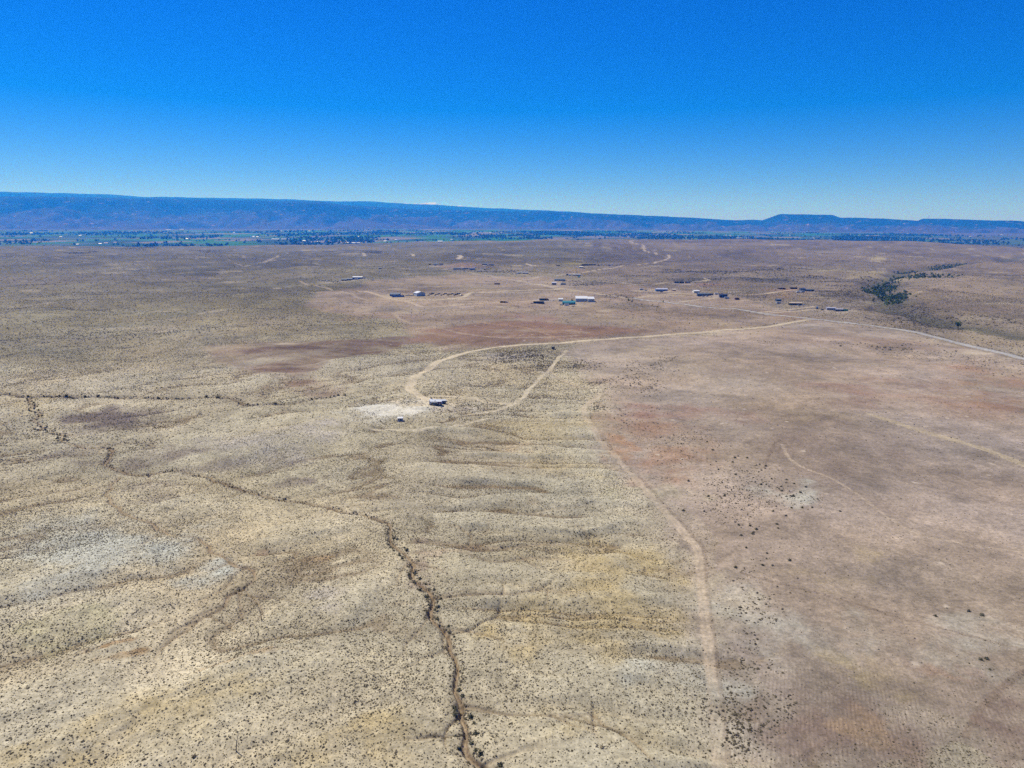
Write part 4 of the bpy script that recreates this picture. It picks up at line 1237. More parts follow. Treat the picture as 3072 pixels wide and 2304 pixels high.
B('metal_barn', 'long silver metal barn with white roof behind the right of the teal house', 'barn', 1727, 1762, 905, 4.6, 17, 'silver', 'white', 3.0, rz=-0.06, nwin=0, trimmed=False)
B('metal_barn', 'shorter silver metal barn with white roof at the right end of the long one', 'barn', 1764, 1783, 906, 4.4, 16, 'silver', 'white', 2.6, rz=0.05, nwin=1, trimmed=False)
B('house', 'teal house with blue roof in front of the long silver barn', 'house', 1688, 1726, 914, 3.2, 9, 'teal', 'teal', 1.8, nwin=4, door='d', porch=True, chimney=True)
B('house', 'small white gabled house touching the left of the teal house', 'house', 1675.5, 1688.5, 904, 3.4, 7, 'cream', 'white', 1.5, nwin=1, door='d')
B('long_shed', 'long low dark blue shed at the left of the teal house yard', 'shed', 1600, 1632, 911.5, 2.4, 4, 'navy', 'slate', 0.5, nwin=0, shed=True)
B('long_shed', 'low grey shed behind the dark blue shed left of the teal house', 'shed', 1618, 1634, 901.5, 2.3, 5, 'dark', 'grey', 0.5, nwin=0, shed=True)
vehicle('box', 'maroon box truck beside the low grey shed left of the teal house', 1640, 901.5, 0.3, 'maroon')
vehicle('loader', 'yellow loader tractor between the teal house and the metal barn', 1716, 901.5, 0.6, 'yellow')
vehicle('rv', 'white camper parked in front of the teal house', 1700, 917.5, 0.05, 'white')
vehicle('flat', 'pale loaded trailer parked at the right front of the teal house', 1720, 919.5, 0.0, 'silver')
vehicle('pickup', 'white pickup by the left front corner of the teal house', 1684, 916, 0.4, 'white')
junk('dark scrap heap at the left end of the long dark blue shed', 1596, 911.5, 3.0, 'maroon', None)
B('long_shed', 'narrow dark loafing shed beside the dirt road far left of the teal house', 'shed', 1500, 1517, 909.5, 1.7, 4, 'brown', 'brown', 0.4, nwin=0, shed=True)
vehicle('car', 'dark car parked at the right end of the narrow loafing shed', 1521, 909, 0.3, 'dark')

B('house', 'navy house with slate roof in the junk filled yard far left', 'house', 1024, 1040, 840, 3.0, 9, 'navy', 'slate', 1.6, nwin=3, door='d')
B('house', 'dark slate addition joining the navy house in the far left yard', 'house', 1041, 1056, 841, 3.0, 8, 'slate', 'slate', 1.5, nwin=3, door='d')
B('metal_barn', 'white roofed barn at the right of the far left junk yard', 'barn', 1058, 1087, 839, 3.6, 10, 'blue', 'white', 1.6, nwin=2, trimmed=False)
for i in range(11):
    sx = 957 + i * 6.2; sy = 840 + (i * 7 % 5)
    if i % 3 == 1:
        vehicle('car', 'pale wrecked car in the junk yard left of the navy house', sx, sy, i * 1.1, ('silver', 'white')[i % 2], 'wrecked cars left of the navy house')
    else:
        junk('scrap heap in the junk yard left of the navy house', sx, sy, 4.0, ('dark', 'grey', 'slate')[i % 3], 'scrap heaps left of the navy house')
vehicle('rv', 'white camper in front of the white roofed barn in the far left yard', 1069, 843, 0.1, 'white')
vehicle('box', 'white box truck right of the white roofed barn in the far left yard', 1092, 838, 0.8, 'white')
vehicle('pickup', 'dark pickup in front of the slate addition in the far left yard', 1050, 844, 0.2, 'dark')
vehicle('flat', 'flatbed trailer lying right of the far left junk yard', 1118, 844.5, 0.0, 'brown')

B('long_shed', 'tiny dark hut alone in the scrub above the far left junk yard', 'hut', 1136, 1144, 810, 2.6, 4, 'dark', 'slate', 0.8, nwin=0)
vehicle('car', 'white car beside the tiny dark hut in the scrub', 1139, 814, 0.2, 'white')

B('house', 'low dark house in the leftmost yard near the plateau skyline', 'house', 1300, 1316, 794, 3.0, 9, 'navy', 'slate', 1.4, nwin=2, door='d')
B('mobile_home', 'violet blue mobile home right of the leftmost skyline yard house', 'mobile home', 1318, 1330, 794.5, 2.8, 5, 'navy', 'navy', 0.6, nwin=2, door='d')
vehicle('box', 'dark truck at the left end of the leftmost skyline yard', 1290, 793.5, 0.2, 'dark')
vehicle('rv', 'white camper in front of the leftmost skyline yard house', 1306, 799, 0.1, 'white')
vehicle('car', 'silver car in front of the violet blue mobile home', 1320, 798, 0.3, 'silver')

B('house', 'long navy house at the left of the crowded skyline yard', 'house', 1360, 1384, 809, 3.0, 9, 'navy', 'slate', 1.4, nwin=4, door='d')
B('mobile_home', 'dark mobile home in the middle of the crowded skyline yard', 'mobile home', 1387, 1405, 809, 2.9, 5, 'slate', 'navy', 0.6, nwin=3, door='d')
B('long_shed', 'blue shed right of centre in the crowded skyline yard', 'shed', 1408, 1424, 810, 3.0, 6, 'blue', 'navy', 0.8, nwin=1, door='d')
for i in range(8):
    sx = 1388 + i * 9.5; sy = 810.5 - (i * 5 % 7)
    vehicle(('rv', 'car', 'pickup', 'box')[i % 4], ['white camper', 'silver car', 'dark pickup', 'white box truck', 'cream camper', 'dark car', 'white pickup', 'dark box truck'][i] + ' parked in the crowded skyline yard', sx, sy, i * 0.9, ['white', 'silver', 'dark', 'white', 'cream', 'dark', 'white', 'slate'][i])
junk('scrap heap at the right end of the crowded skyline yard', 1462, 809, 4.0, 'brown', None)

B('house', 'dark house with pale yard on the skyline right of the crowded yard', 'house', 1446, 1462, 794, 3.0, 9, 'dark', 'slate', 1.4, nwin=2, door='d')
B('mobile_home', 'dark mobile home right of the skyline house with pale yard', 'mobile home', 1465, 1482, 795.5, 2.8, 5, 'slate', 'dark', 0.6, nwin=3, door='d')
vehicle('rv', 'white camper between the two dark skyline homes', 1463, 797, 0.1, 'white')

B('mobile_home', 'blue grey mobile home with white roof alone left of the road fork', 'mobile home', 1552, 1566, 821, 2.9, 6, 'slate', 'white', 0.6, nwin=2, door='d')
B('mobile_home', 'maroon mobile home with white roof alone left of the road fork', 'mobile home', 1567.5, 1585, 821.5, 2.9, 6, 'maroon', 'white', 0.6, nwin=2, door='d')
vehicle('car', 'dark car left of the two white roofed mobile homes', 1548, 820.5, 0.3, 'dark')

B('mobile_home', 'long slate mobile home with white roof right of the road fork', 'mobile home', 1718, 1742, 827.5, 3.0, 7, 'slate', 'white', 0.7, nwin=4, door='d')
vehicle('rv', 'white camper left of the long slate mobile home', 1709, 827.5, 0.1, 'white')
B('long_shed', 'dark shed at the left end behind the white camper', 'shed', 1699, 1706, 826.5, 2.8, 5, 'navy', 'navy', 0.5, nwin=0, shed=True)
vehicle('box', 'dark green truck in front of the long slate mobile home', 1737, 832, 0.1, 'green')

B('house', 'long dark teal house below the long slate mobile home', 'house', 1664, 1696, 842.5, 3.0, 8, 'teal', 'slate', 1.2, nwin=4, door='d')
for i in range(5):
    junk('scrap heap strung out right of the long dark teal house', 1700 + i * 9, 842 + (i % 2) * 2.0, 2.6, ('maroon', 'dark', 'brown')[i % 3], 'scrap heaps right of the teal house')
B('house', 'violet gabled house beside the pale driveway below the long teal house', 'house', 1656, 1669, 854.5, 3.6, 8, 'navy', 'lilac', 1.8, nwin=2, door='d')
B('long_shed', 'slate shed right of the violet gabled house', 'shed', 1683, 1697, 854, 2.8, 6, 'slate', 'slate', 0.8, nwin=1, door='d')
vehicle('car', 'white car parked between the violet gabled house and the slate shed', 1683, 854.8, 0.2, 'white')
vehicle('flat', 'flatbed trailer at the right end of the pale driveway', 1757, 856.5, 0.0, 'tan')
junk('dark scrap heap beside the pale driveway right of the slate shed', 1728, 857.5, 2.6, 'dark', None)
B('long_shed', 'low brown shed on its own left of the road fork', 'shed', 1483, 1500, 853, 2.3, 5, 'brown', 'brown', 0.7, nwin=0)
vehicle('car', 'dark car on the skyline flat left of the olive mown field', 1534, 800.5, 0.1, 'dark')
B('long_shed', 'low dark shed at the left edge of the olive mown field', 'shed', 1669, 1680, 798, 2.0, 4, 'brown', 'brown', 0.4, nwin=0, shed=True)

B('long_shed', 'very long low dark shed on the right edge of the mown field', 'shed', 1745, 1788, 796.5, 2.4, 6, 'dark', 'brown', 0.6, nwin=0, shed=True)
for i in range(6):
    vehicle(('box', 'rv', 'pickup', 'car', 'box', 'rv')[i], ['maroon box truck', 'white camper', 'dark pickup', 'silver car', 'slate box truck', 'cream camper'][i] + ' parked right of the very long dark shed', 1796 + i * 8, 797 - (i % 2) * 2, i * 0.8, ['maroon', 'white', 'dark', 'silver', 'slate', 'cream'][i])
for i in range(6):
    junk('scrap heap in the row at the right end of the skyline lane', 1850 + i * 7, 796 - (i % 2), 3.5, ('dark', 'slate')[i % 2], 'scrap heaps at the right end of the skyline lane')
B('house', 'small pale roofed house right of the orange end of the mown field', 'house', 1738, 1749, 804, 2.8, 7, 'slate', 'cream', 1.2, nwin=1, door='d')
junk('dark scrap heap right of the small pale roofed house', 1753, 805, 3.5, 'dark', None)

B('long_shed', 'long black roofed shed with pale yard above the utility poles', 'shed', 2024, 2052, 850, 2.8, 7, 'dark', 'dark', 0.8, nwin=2, rz=-0.08)
B('long_shed', 'short brown shed at the right end of the long black shed', 'shed', 2056, 2071, 850, 2.8, 6, 'rust', 'dark', 0.8, nwin=1, rz=-0.05)
for i, sx in enumerate((2092, 2113, 2127, 2142)):
    junk(['tan hay pile', 'small maroon scrap block', 'pale scrap heap', 'dark scrap heap'][i] + ' in the line right of the short brown shed', sx, 852 + (i % 2), 3.4, ('tan', 'maroon', 'cream', 'dark')[i], None)
B('house', 'blue grey house with white trim above the forked lane', 'house', 1968, 2003, 873.5, 3.0, 9, 'blue', 'lilac', 1.5, nwin=4, door='d')
vehicle('rv', 'white camper left of the blue grey house above the forked lane', 1924, 870, 0.1, 'white')
junk('dark green scrap heap left of the blue grey house', 1938, 871.5, 4.2, 'slate', None)
vehicle('pickup', 'black pickup in front of the blue grey house above the forked lane', 1985, 876.5, 0.2, 'dark')
B('long_shed', 'small rust coloured hut right of the blue grey house', 'hut', 2018, 2027, 871.5, 2.4, 4, 'rust', 'cream', 0.6, nwin=0)

B('metal_barn', 'flat white roofed barn at the back of the long dark yard', 'barn', 2082, 2099, 879, 3.6, 14, 'cream', 'white', 0.9, nwin=0, trimmed=False)
B('house', 'dark navy house with slate roof in the middle of the long dark yard', 'house', 2094, 2128, 887.5, 3.0, 9, 'navy', 'slate', 1.5, nwin=5, door='d')
B('metal_barn', 'black metal barn right of the white camper in the long dark yard', 'barn', 2160, 2182, 892, 4.0, 10, 'navy', 'dark', 1.2, nwin=0, trimmed=False, rz=-0.1)
vehicle('rv', 'white camper left of the black metal barn', 2149, 884, 0.1, 'white')
vehicle('rv', 'pale camper in front of the black metal barn', 2180, 895.5, -0.1, 'silver')
vehicle('car', 'silver car in front of the dark navy house in the long yard', 2110, 889.5, 0.1, 'silver')
vehicle('car', 'white car at the right front of the dark navy house', 2121, 889.0, 0.4, 'white')
vehicle('box', 'dark truck between the navy house and the white camper', 2134, 885.5, 0.2, 'slate')
B('long_shed', 'low maroon shed at the right tip of the long dark yard', 'shed', 2206, 2218, 899, 2.3, 5, 'maroon', 'brown', 0.5, nwin=0, shed=True)

B('house', 'dark house with pale gable among brush beside the green gully', 'house', 2402, 2416, 873, 3.2, 8, 'slate', 'navy', 1.9, nwin=2, door='d', chimney=True)
B('mobile_home', 'long dark violet mobile home right of the gabled house by the gully', 'mobile home', 2419, 2443, 873.5, 2.9, 6, 'navy', 'slate', 0.6, nwin=4, door='d')
B('long_shed', 'black shed with flat roof above the gabled house by the gully', 'shed', 2373, 2392, 866.5, 2.5, 6, 'dark', 'dark', 0.5, nwin=0, shed=True)
B('long_shed', 'low brown shed left of the black flat roofed shed', 'shed', 2336, 2357, 868, 2.0, 5, 'brown', 'brown', 0.4, nwin=0, shed=True)
vehicle('rv', 'long white camper in front of the gabled house by the gully', 2394, 879, 0.1, 'white')
vehicle('rv', 'pale camper right in front of the gabled house by the gully', 2408, 877.5, 0.2, 'silver')
vehicle('car', 'white car at the right end of the dark violet mobile home', 2444.5, 874.5, 0.6, 'white')

B('long_shed', 'square slate shed behind the pale camper above the two lanes', 'shed', 2329, 2344, 904, 3.0, 7, 'slate', 'slate', 0.8, nwin=0)
vehicle('rv', 'pale camper in front of the square slate shed above the two lanes', 2335, 911, 0.05, 'silver')
B('mobile_home', 'black mobile home with pale olive roof above the two lanes', 'mobile home', 2369, 2405, 915.5, 3.2, 7, 'dark', 'tan', 0.6, nwin=3, door='d', rz=-0.12)
vehicle('car', 'white car parked against the black mobile home', 2397, 917.5, 0.1, 'white')
vehicle('car', 'silver car at the right end of the black mobile home', 2412, 915.5, 0.1, 'silver')
B('mobile_home', 'left half of long lilac mobile home by the tarred road', 'mobile home', 2481, 2506, 930, 2.9, 5, 'lilac', 'lilac', 0.5, nwin=4, door='d', rz=-0.16)
B('mobile_home', 'dark lilac mobile home at the right of its long lilac neighbour', 'mobile home', 2508, 2528, 934, 2.9, 5, 'navy', 'lilac', 0.5, nwin=3, door='d', rz=-0.16)
B('long_shed', 'bright green shed at the right end of the lilac mobile homes', 'shed', 2529, 2544, 933, 2.1, 4, 'green', 'green', 0.4, nwin=0, shed=True, rz=-0.1)
vehicle('box', 'blue and white truck at the end of the two lanes', 2451, 927, 1.2, 'blue')
vehicle('pickup', 'dark pickup left of the long lilac mobile home', 2467, 930.5, 0.3, 'dark')

# utility poles
for i, (sx, sy) in enumerate([(1911, 893), (2014, 879), (2117, 872.5), (2219, 887)]):
    p, z, mpp = spot(sx, sy)
    o = empty('utility_pole', (p[0], p[1], z - .3), 0.5)
    thing_tag(o, ['wooden utility pole nearest the bushy road bend', 'wooden utility pole right of the blue grey house', 'wooden utility pole behind the long dark yard', 'rightmost wooden utility pole beside the lane'][i], 'utility pole', 'utility poles along the lane')
    MB().tube([(0, 0, 0), (0, 0, 11)], [.18, .11], 7).build('pole', M_WOOD, o)
    MB().box(-1.2, 1.2, .12, .24, 10.2, 10.4).build('crossarm', M_WOOD, o)
    for xx in (-1.0, 0, 1.0):
        MB().tube([(xx, .18, 10.4), (xx, .18, 10.65)], .06, 5).build('insulator', PM['grey'], o)

# mast on the right-hand mesa
th = math.atan((2783 - 1536) / (FPX / CP))
o = empty('radio_mast', (18500 * math.sin(th), 18500 * math.cos(th), CAM_H - 18500 * float(slope(2783, 655.5)) - 12))
thing_tag(o, 'thin radio mast on the rim of the right hand mesa', 'radio mast')
MB().tube([(0, 0, 0), (0, 0, 90)], [3.0, 1.6], 5).build('mast', PM['grey'], o)
for q in range(3):
    a_ = q * 2.09
    MB().tube([(0, 0, 70), (40 * math.cos(a_), 40 * math.sin(a_), 5)], .4, 4).build('guy_wire', PM['grey'], o)

# two dead snags in the scrub
for sx, sy, hgt, lean, lab in ((786, 1868, 4.6, -0.5, 'bare grey dead stalk standing alone in the left scrub'), (708, 2252, 4.6, 0.9, 'bare forked dead stalk near the bottom left')):
    p, z, mpp = spot(sx, sy)
    o = empty('dead_tree', (p[0], p[1], z - .1)); thing_tag(o, lab, 'dead tree')
    MB().tube([(0, 0, 0), (lean * .35, .1, hgt * .55), (lean, .2, hgt)], [.13, .09, .03], 6).build('trunk', M_WOOD, o)
    MB().tube([(lean * .35, .1, hgt * .55), (lean * .35 - .6, .1, hgt * .8)], [.06, .02], 5).build('limb', M_WOOD, o)

# ------------------------------------------------------------------ vegetation
M_SAGE = foliage('sage_leaves', (0.045, 0.036, 0.021), (0.17, 0.142, 0.092))
M_BUSH = foliage('bush_leaves', (0.036, 0.036, 0.021), (0.085, 0.080, 0.048))
M_TREE = foliage('tree_leaves', (0.036, 0.066, 0.026), (0.13, 0.175, 0.066))
M_VTREE = foliage('valley_tree_leaves', (0.012, 0.040, 0.018), (0.035, 0.080, 0.030))

def clump_mesh(name, nleaf, squash, leaf, seed, mat, core=0.62):
    """leafy dome: a lumpy inner mass plus many small leaf-clump faces spread through and past it"""
    rr = random.Random(seed)
    mb = MB()
    n, rings = 8, 3
    secs = []
    for i in range(rings + 1):
        f = i / rings
        zz = math.sin(f * math.pi / 2) * squash * core
        rad_ = math.cos(f * math.pi / 2) * core + 0.04
        secs.append([(rad_ * math.cos(2 * math.pi * j / n) * rr.uniform(.75, 1.2), rad_ * math.sin(2 * math.pi * j / n) * rr.uniform(.75, 1.2), zz * rr.uniform(.8, 1.15) + .02) for j in range(n)])
    mb.loft(secs)
    for k in range(nleaf):
        a_ = rr.uniform(0, 2 * math.pi); f = rr.random() ** .6
        el = rr.uniform(0.05, 1.5)
        R = core + (1 - core) * rr.random() * 1.15
        c = Vector((R * math.cos(el) * math.cos(a_), R * math.cos(el) * math.sin(a_), R * math.sin(el) * squash + .05))
        d1 = Vector((rr.gauss(0, 1), rr.gauss(0, 1), rr.gauss(0, .7))).normalized() * leaf * rr.uniform(.6, 1.3)
        d2 = Vector((rr.gauss(0, 1), rr.gauss(0, 1), rr.gauss(0, .7))).normalized() * leaf * rr.uniform(.4, .9)
        mb.add([c - d1, c + d2, c + d1, c - d2], [(0, 1, 2, 3)])
    me_ = mb.mesh(name)
    me_.materials.append(mat)
    return me_

bush_meshes = [clump_mesh('bush', 46, 0.85, 0.22, s, M_BUSH) for s in range(4)]
sage_meshes = [clump_mesh('sagebrush', 16, 0.75, 0.26, 20 + s, M_SAGE, 0.7) for s in range(3)]

def put(name, me_, x_, y_, z_, s, label, cat, group):
    o = bpy.data.objects.new(name, me_)
    COL.objects.link(o)
    o.location = (x_, y_, z_); o.scale = (s, s, s * random.uniform(.8, 1.15)); o.rotation_euler = (0, 0, random.uniform(0, 6.28))
    return thing_tag(o, label, cat, group)

def along(L, spacing, off, jitter):
    d = np.r_[0, np.cumsum(np.hypot(*np.diff(L, axis=0).T))]
    outp = []
    q = 0.0
    while q < d[-1]:
        x_, y_ = np.interp(q, d, L[:, 0]), np.interp(q, d, L[:, 1])
        s = random.choice((-1, 1)) * (off + random.random() * jitter)
        q2 = min(q + 1, d[-1])
        tx, ty = np.interp(q2, d, L[:, 0]) - x_, np.interp(q2, d, L[:, 1]) - y_
        n = math.hypot(tx, ty) + 1e-6
        outp.append((x_ - ty / n * s, y_ + tx / n * s))
        q += spacing * random.uniform(.5, 1.6)
    return outp

arroyo_pts = [p for p in along(chan_w[1], 2.1, 0.9, 1.8)]
arroyo_pts = [p for i, p in enumerate(arroyo_pts) if fbm(np.array([p[0]]), np.array([p[1]]), 45, 2, 5)[0] > 0.0 and p[1] > 0]
arroyo_pts = arroyo_pts[:130]
wash_pts = [p for p in along(chan_w[0], 5.0, 0.8, 1.8)][:80]
for pts, lab, grp, s0, s1 in ((arroyo_pts, 'dark bush on the bank of the long winding arroyo', 'bushes along the winding arroyo', .5, 1.1),
                              (wash_pts, 'dark bush in the straight wash across the left midground', 'bushes along the left wash', .6, 1.6)):
    zz = height([p[0] for p in pts], [p[1] for p in pts])
    for (x_, y_), z_ in zip(pts, zz):
        put('bush', random.choice(bush_meshes), x_, y_, float(z_) - .08, random.uniform(s0, s1), lab, 'bush', grp)
# isolated big bushes on the plain right of the boundary track
plain_clusters = D([(1600, 1040), (1640, 1060), (1700, 1045), (1740, 1070), (1590, 1010), (1560, 1000), (1620, 1090), (1680, 1085), (1500, 960), (1520, 1070), (1560, 1100), (1640, 1000), (1390, 800), (1440, 795), (1330, 830), (1400, 840), (1480, 800), (2080, 1390), (1620, 1190), (1660, 1150)])
cw = unproject(plain_clusters)
pts = []
while len(pts) < 100:
    c0 = cw[random.randrange(len(cw))]
    pts.append((c0[0] + random.gauss(0, 9), c0[1] + random.gauss(0, 14)))
zz = height([p[0] for p in pts], [p[1] for p in pts])
for (x_, y_), z_ in zip(pts, zz):
    put('bush', random.choice(bush_meshes), x_, y_, float(z_) - .06, random.uniform(.45, .95), 'isolated dark bush on the bare plain right of the dirt track', 'bush', 'scattered bushes on the bare plain')

# ---- sagebrush ground cover: points with a size and a kind, one object
def cover_density(x, y):
    r = np.hypot(x, y)
    _, c, mk, rg = on_sheet(x, y)
    rows, plain, rough = mk.T
    bare = 1 - sstep(0.37, 0.43, c @ np.array([.3, .5, .2]))
    cl = fbm(x, y, 26, 3, 301) * .5 + fbm(x, y, 8, 2, 302) * .3 + fbm(x, y, 110, 2, 303) * .4
    d = 2.1 * np.clip(1 + cl * 0.85, 0.2, 2.0)
    d *= (1 - 0.965 * plain) * bare
    m, cc = rg.T
    d *= 1 + m * (0.9 * (1 - sstep(0.05, 0.22, cc)) - 0.45 * sstep(0.3, 0.7, cc))
    big = np.ones(len(x))
    # bushy belts on the plain
    band = np.zeros(len(x))
    for q in D([(1600, 1040, ), (1640, 1075), (1560, 1010), (1700, 1055), (1420, 800), (1380, 830), (1450, 790), (1350, 840), (1120, 770), (1640, 1450), (1620, 1550), (1620, 1350), (1490, 960)]):
        pass
    for i, L in enumerate(track_w):
        hw = TRACKS[i][1]
        idx, dd = dist_poly(x, y, L, hw * 1.4)
        d[idx] *= sstep(0.7, 1.3, dd / hw) if TRACKS[i][3] > .6 else (0.45 + 0.55 * sstep(0.7, 1.3, dd / hw))
    idx, dd = dist_poly(x, y, road_w, 18)
    d[idx] = np.where(dd < 5, 0, d[idx] + 0.25 * np.exp(-((dd - 8) / 2.5) ** 2))
    for i, L in enumerate(chan_w[:20]):
        wd = CHANNELS[i][1]
        idx, dd = dist_poly(x, y, L, 10)
        d[idx] = np.where(dd < wd * 1.1, 0.02, d[idx] + (0.5 * np.exp(-((dd - wd * 1.8) / 1.1) ** 2) if i in (0, 1, 2, 19) else 0.25 * np.exp(-((dd - wd * 1.8) / 1.2) ** 2)))
        if i in (0, 1, 19):
            big[idx] += 0.45 * np.exp(-((dd - wd * 1.8) / 1.2) ** 2)
    for q in brush_w:
        idx, m = ellipse_mask(x, y, q[0], q[1], q[2], q[3], 0.6, 140)
        d[idx] += m * q[4] * 0.12
        big[idx] += m * q[4] * 0.8
    return d, big, plain

belts = [ellipse(*q) for q in ((1600, 1035, 90, 40), (1660, 1075, 110, 35), (1420, 800, 90, 18), (1370, 835, 90, 25), (1460, 780, 60, 12), (1120, 770, 60, 14), (1620, 1390, 70, 140), (1640, 1570, 90, 110), (1510, 960, 70, 30), (1560, 1090, 90, 40), (1440, 1000, 70, 60), (1380, 900, 80, 40), (2000, 760, 160, 16), (2150, 790, 90, 16), (1650, 740, 40, 6), (1280, 790, 50, 16))]
belt_k = [.20, .18, .26, .26, .22, .14, .34, .34, .16, .18, .10, .10, .1, .12, .1, .18]

def scatter(n, r0, r1, amax, seed):
    g = np.random.default_rng(seed)
    r = np.sqrt(g.random(n) * (r1 * r1 - r0 * r0) + r0 * r0)
    t_ = (g.random(n) * 2 - 1) * math.radians(amax)
    x, y = r * np.sin(t_), r * np.cos(t_)
    area = math.radians(amax) * (r1 * r1 - r0 * r0)
    d, big, plain = cover_density(x, y)
    for q, k in zip(belts, belt_k):
        idx, m = ellipse_mask(x, y, q[0], q[1], q[2], q[3], 0.7, 170)
        d[idx] += m * k
        big[idx] = np.maximum(big[idx], 1 + 0.62 * m)
    return x, y, d, big, plain, area / n, g

px_, py_, ps_, pk_ = [], [], [], []
for n, r0, r1, amax, thin, grow, seed in ((460000, 95, 420, 42, 1.0, 1.0, 1), (420000, 420, 800, 41, 0.30, 1.5, 2), (200000, 800, 1500, 40, 0.045, 2.6, 3), (60000, 1500, 3200, 40, 0.006, 4.4, 4)):
    x, y, d, big, plain, apn, g = scatter(n, r0, r1, amax, seed)
    keep = g.random(n) < d * thin * apn
    x, y, big, plain = x[keep], y[keep], big[keep], plain[keep]
    s = (0.13 + 0.10 * g.random(len(x)) + 0.20 * g.random(len(x)) ** 6) * grow * (1 + 0.95 * (big - 1))
    px_.append(x); py_.append(y); ps_.append(s); pk_.append(g.integers(0, 3, len(x)))
for i, q in enumerate(brush_w):
    g = np.random.default_rng(900 + i)
    n = int(min(4200, q[1] * q[2] * 4 / 26.0))
    u, v = (g.random(n) * 2 - 1) * q[1] * 1.2, (g.random(n) * 2 - 1) * q[2] * 1.2
    x = q[0][0] + u * math.cos(q[3]) + v * math.sin(q[3]); y = q[0][1] - u * math.sin(q[3]) + v * math.cos(q[3])
    idx, m = ellipse_mask(x, y, q[0], q[1], q[2], q[3], 0.6, 140)
    keep = np.zeros(n, bool); keep[idx] = g.random(len(idx)) < m * q[4] * np.clip(.7 + fbm(x[idx], y[idx], 60, 3, 33), 0, 1)
    x, y = x[keep], y[keep]
    px_.append(x); py_.append(y); ps_.append(0.7 + 1.2 * g.random(len(x)) ** 2 * (1 + (np.hypot(x, y) > 1800))); pk_.append(g.integers(0, 3, len(x)))
px_, py_, ps_, pk_ = map(np.concatenate, (px_, py_, ps_, pk_))
pz_ = on_sheet(px_, py_)[0] - 0.04
print('scrub points', len(px_))

def point_cloud(name, x, y, z, s, k, protos, seed):
    me_ = bpy.data.meshes.new(name)
    me_.vertices.add(len(x))
    me_.vertices.foreach_set('co', np.stack([x, y, z], 1).astype(np.float32).ravel())
    a1 = me_.attributes.new('size', 'FLOAT', 'POINT'); a1.data.foreach_set('value', s.astype(np.float32))
    a2 = me_.attributes.new('turn', 'FLOAT', 'POINT'); a2.data.foreach_set('value', (np.random.default_rng(seed).random(len(x)) * 6.28).astype(np.float32))
    a3 = me_.attributes.new('kind', 'INT', 'POINT'); a3.data.foreach_set('value', k.astype(np.int32))
    o = link(name, me_)
    o['kind'] = 'stuff'
    ng = bpy.data.node_groups.new(name + '_scatter', 'GeometryNodeTree')
    ng.interface.new_socket('Geometry', in_out='INPUT', socket_type='NodeSocketGeometry')
    ng.interface.new_socket('Geometry', in_out='OUTPUT', socket_type='NodeSocketGeometry')
    gi = ng.nodes.new('NodeGroupInput'); go = ng.nodes.new('NodeGroupOutput')
    jn_ = ng.nodes.new('GeometryNodeJoinGeometry')
    def named(nm, ty):
        q = ng.nodes.new('GeometryNodeInputNamedAttribute'); q.data_type = ty; q.inputs[0].default_value = nm
        return [s_ for s_ in q.outputs if s_.enabled and s_.name == 'Attribute'][0]
    siz, tur, knd = named('size', 'FLOAT'), named('turn', 'FLOAT'), named('kind', 'INT')
    cx = ng.nodes.new('ShaderNodeCombineXYZ'); ng.links.new(tur, cx.inputs[2])
    for i, ob in enumerate(protos):
        oi = ng.nodes.new('GeometryNodeObjectInfo'); oi.inputs['Object'].default_value = ob
        oi.transform_space = 'ORIGINAL'
        cmp_ = ng.nodes.new('FunctionNodeCompare'); cmp_.data_type = 'INT'; cmp_.operation = 'EQUAL'
        ins = [s_ for s_ in cmp_.inputs if s_.enabled]
        ng.links.new(knd, ins[0]); ins[1].default_value = i
        ip = ng.nodes.new('GeometryNodeInstanceOnPoints')
        ng.links.new(gi.outputs[0], ip.inputs['Points'])
        ng.links.new(cmp_.outputs[0], ip.inputs['Selection'])
        ng.links.new(oi.outputs['Geometry'], ip.inputs['Instance'])
        ng.links.new(cx.outputs[0], ip.inputs['Rotation'])
        ng.links.new(siz, ip.inputs['Scale'])
        ng.links.new(ip.outputs[0], jn_.inputs[0])
    ng.links.new(jn_.outputs[0], go.inputs[0])
    md = o.modifiers.new('scatter', 'NODES'); md.node_group = ng
    return o

# three sagebrush plants that stand in the near foreground; the ground cover repeats their shapes
protos = []
for i, (sx, sy) in enumerate(D([(420, 1640), (620, 1600), (1300, 1630)])):
    p, z, mpp = spot(sx, sy)
    protos.append(put('sagebrush', sage_meshes[i], p[0], p[1], z - .05, .75, 'grey green sagebrush among the scrub at the bottom edge', 'sagebrush', 'near sagebrush plants'))
sc = point_cloud('sagebrush_cover', px_, py_, pz_, ps_, pk_, protos, 5)
thing_tag(sc, 'low grey green sagebrush covering the desert', 'sagebrush')

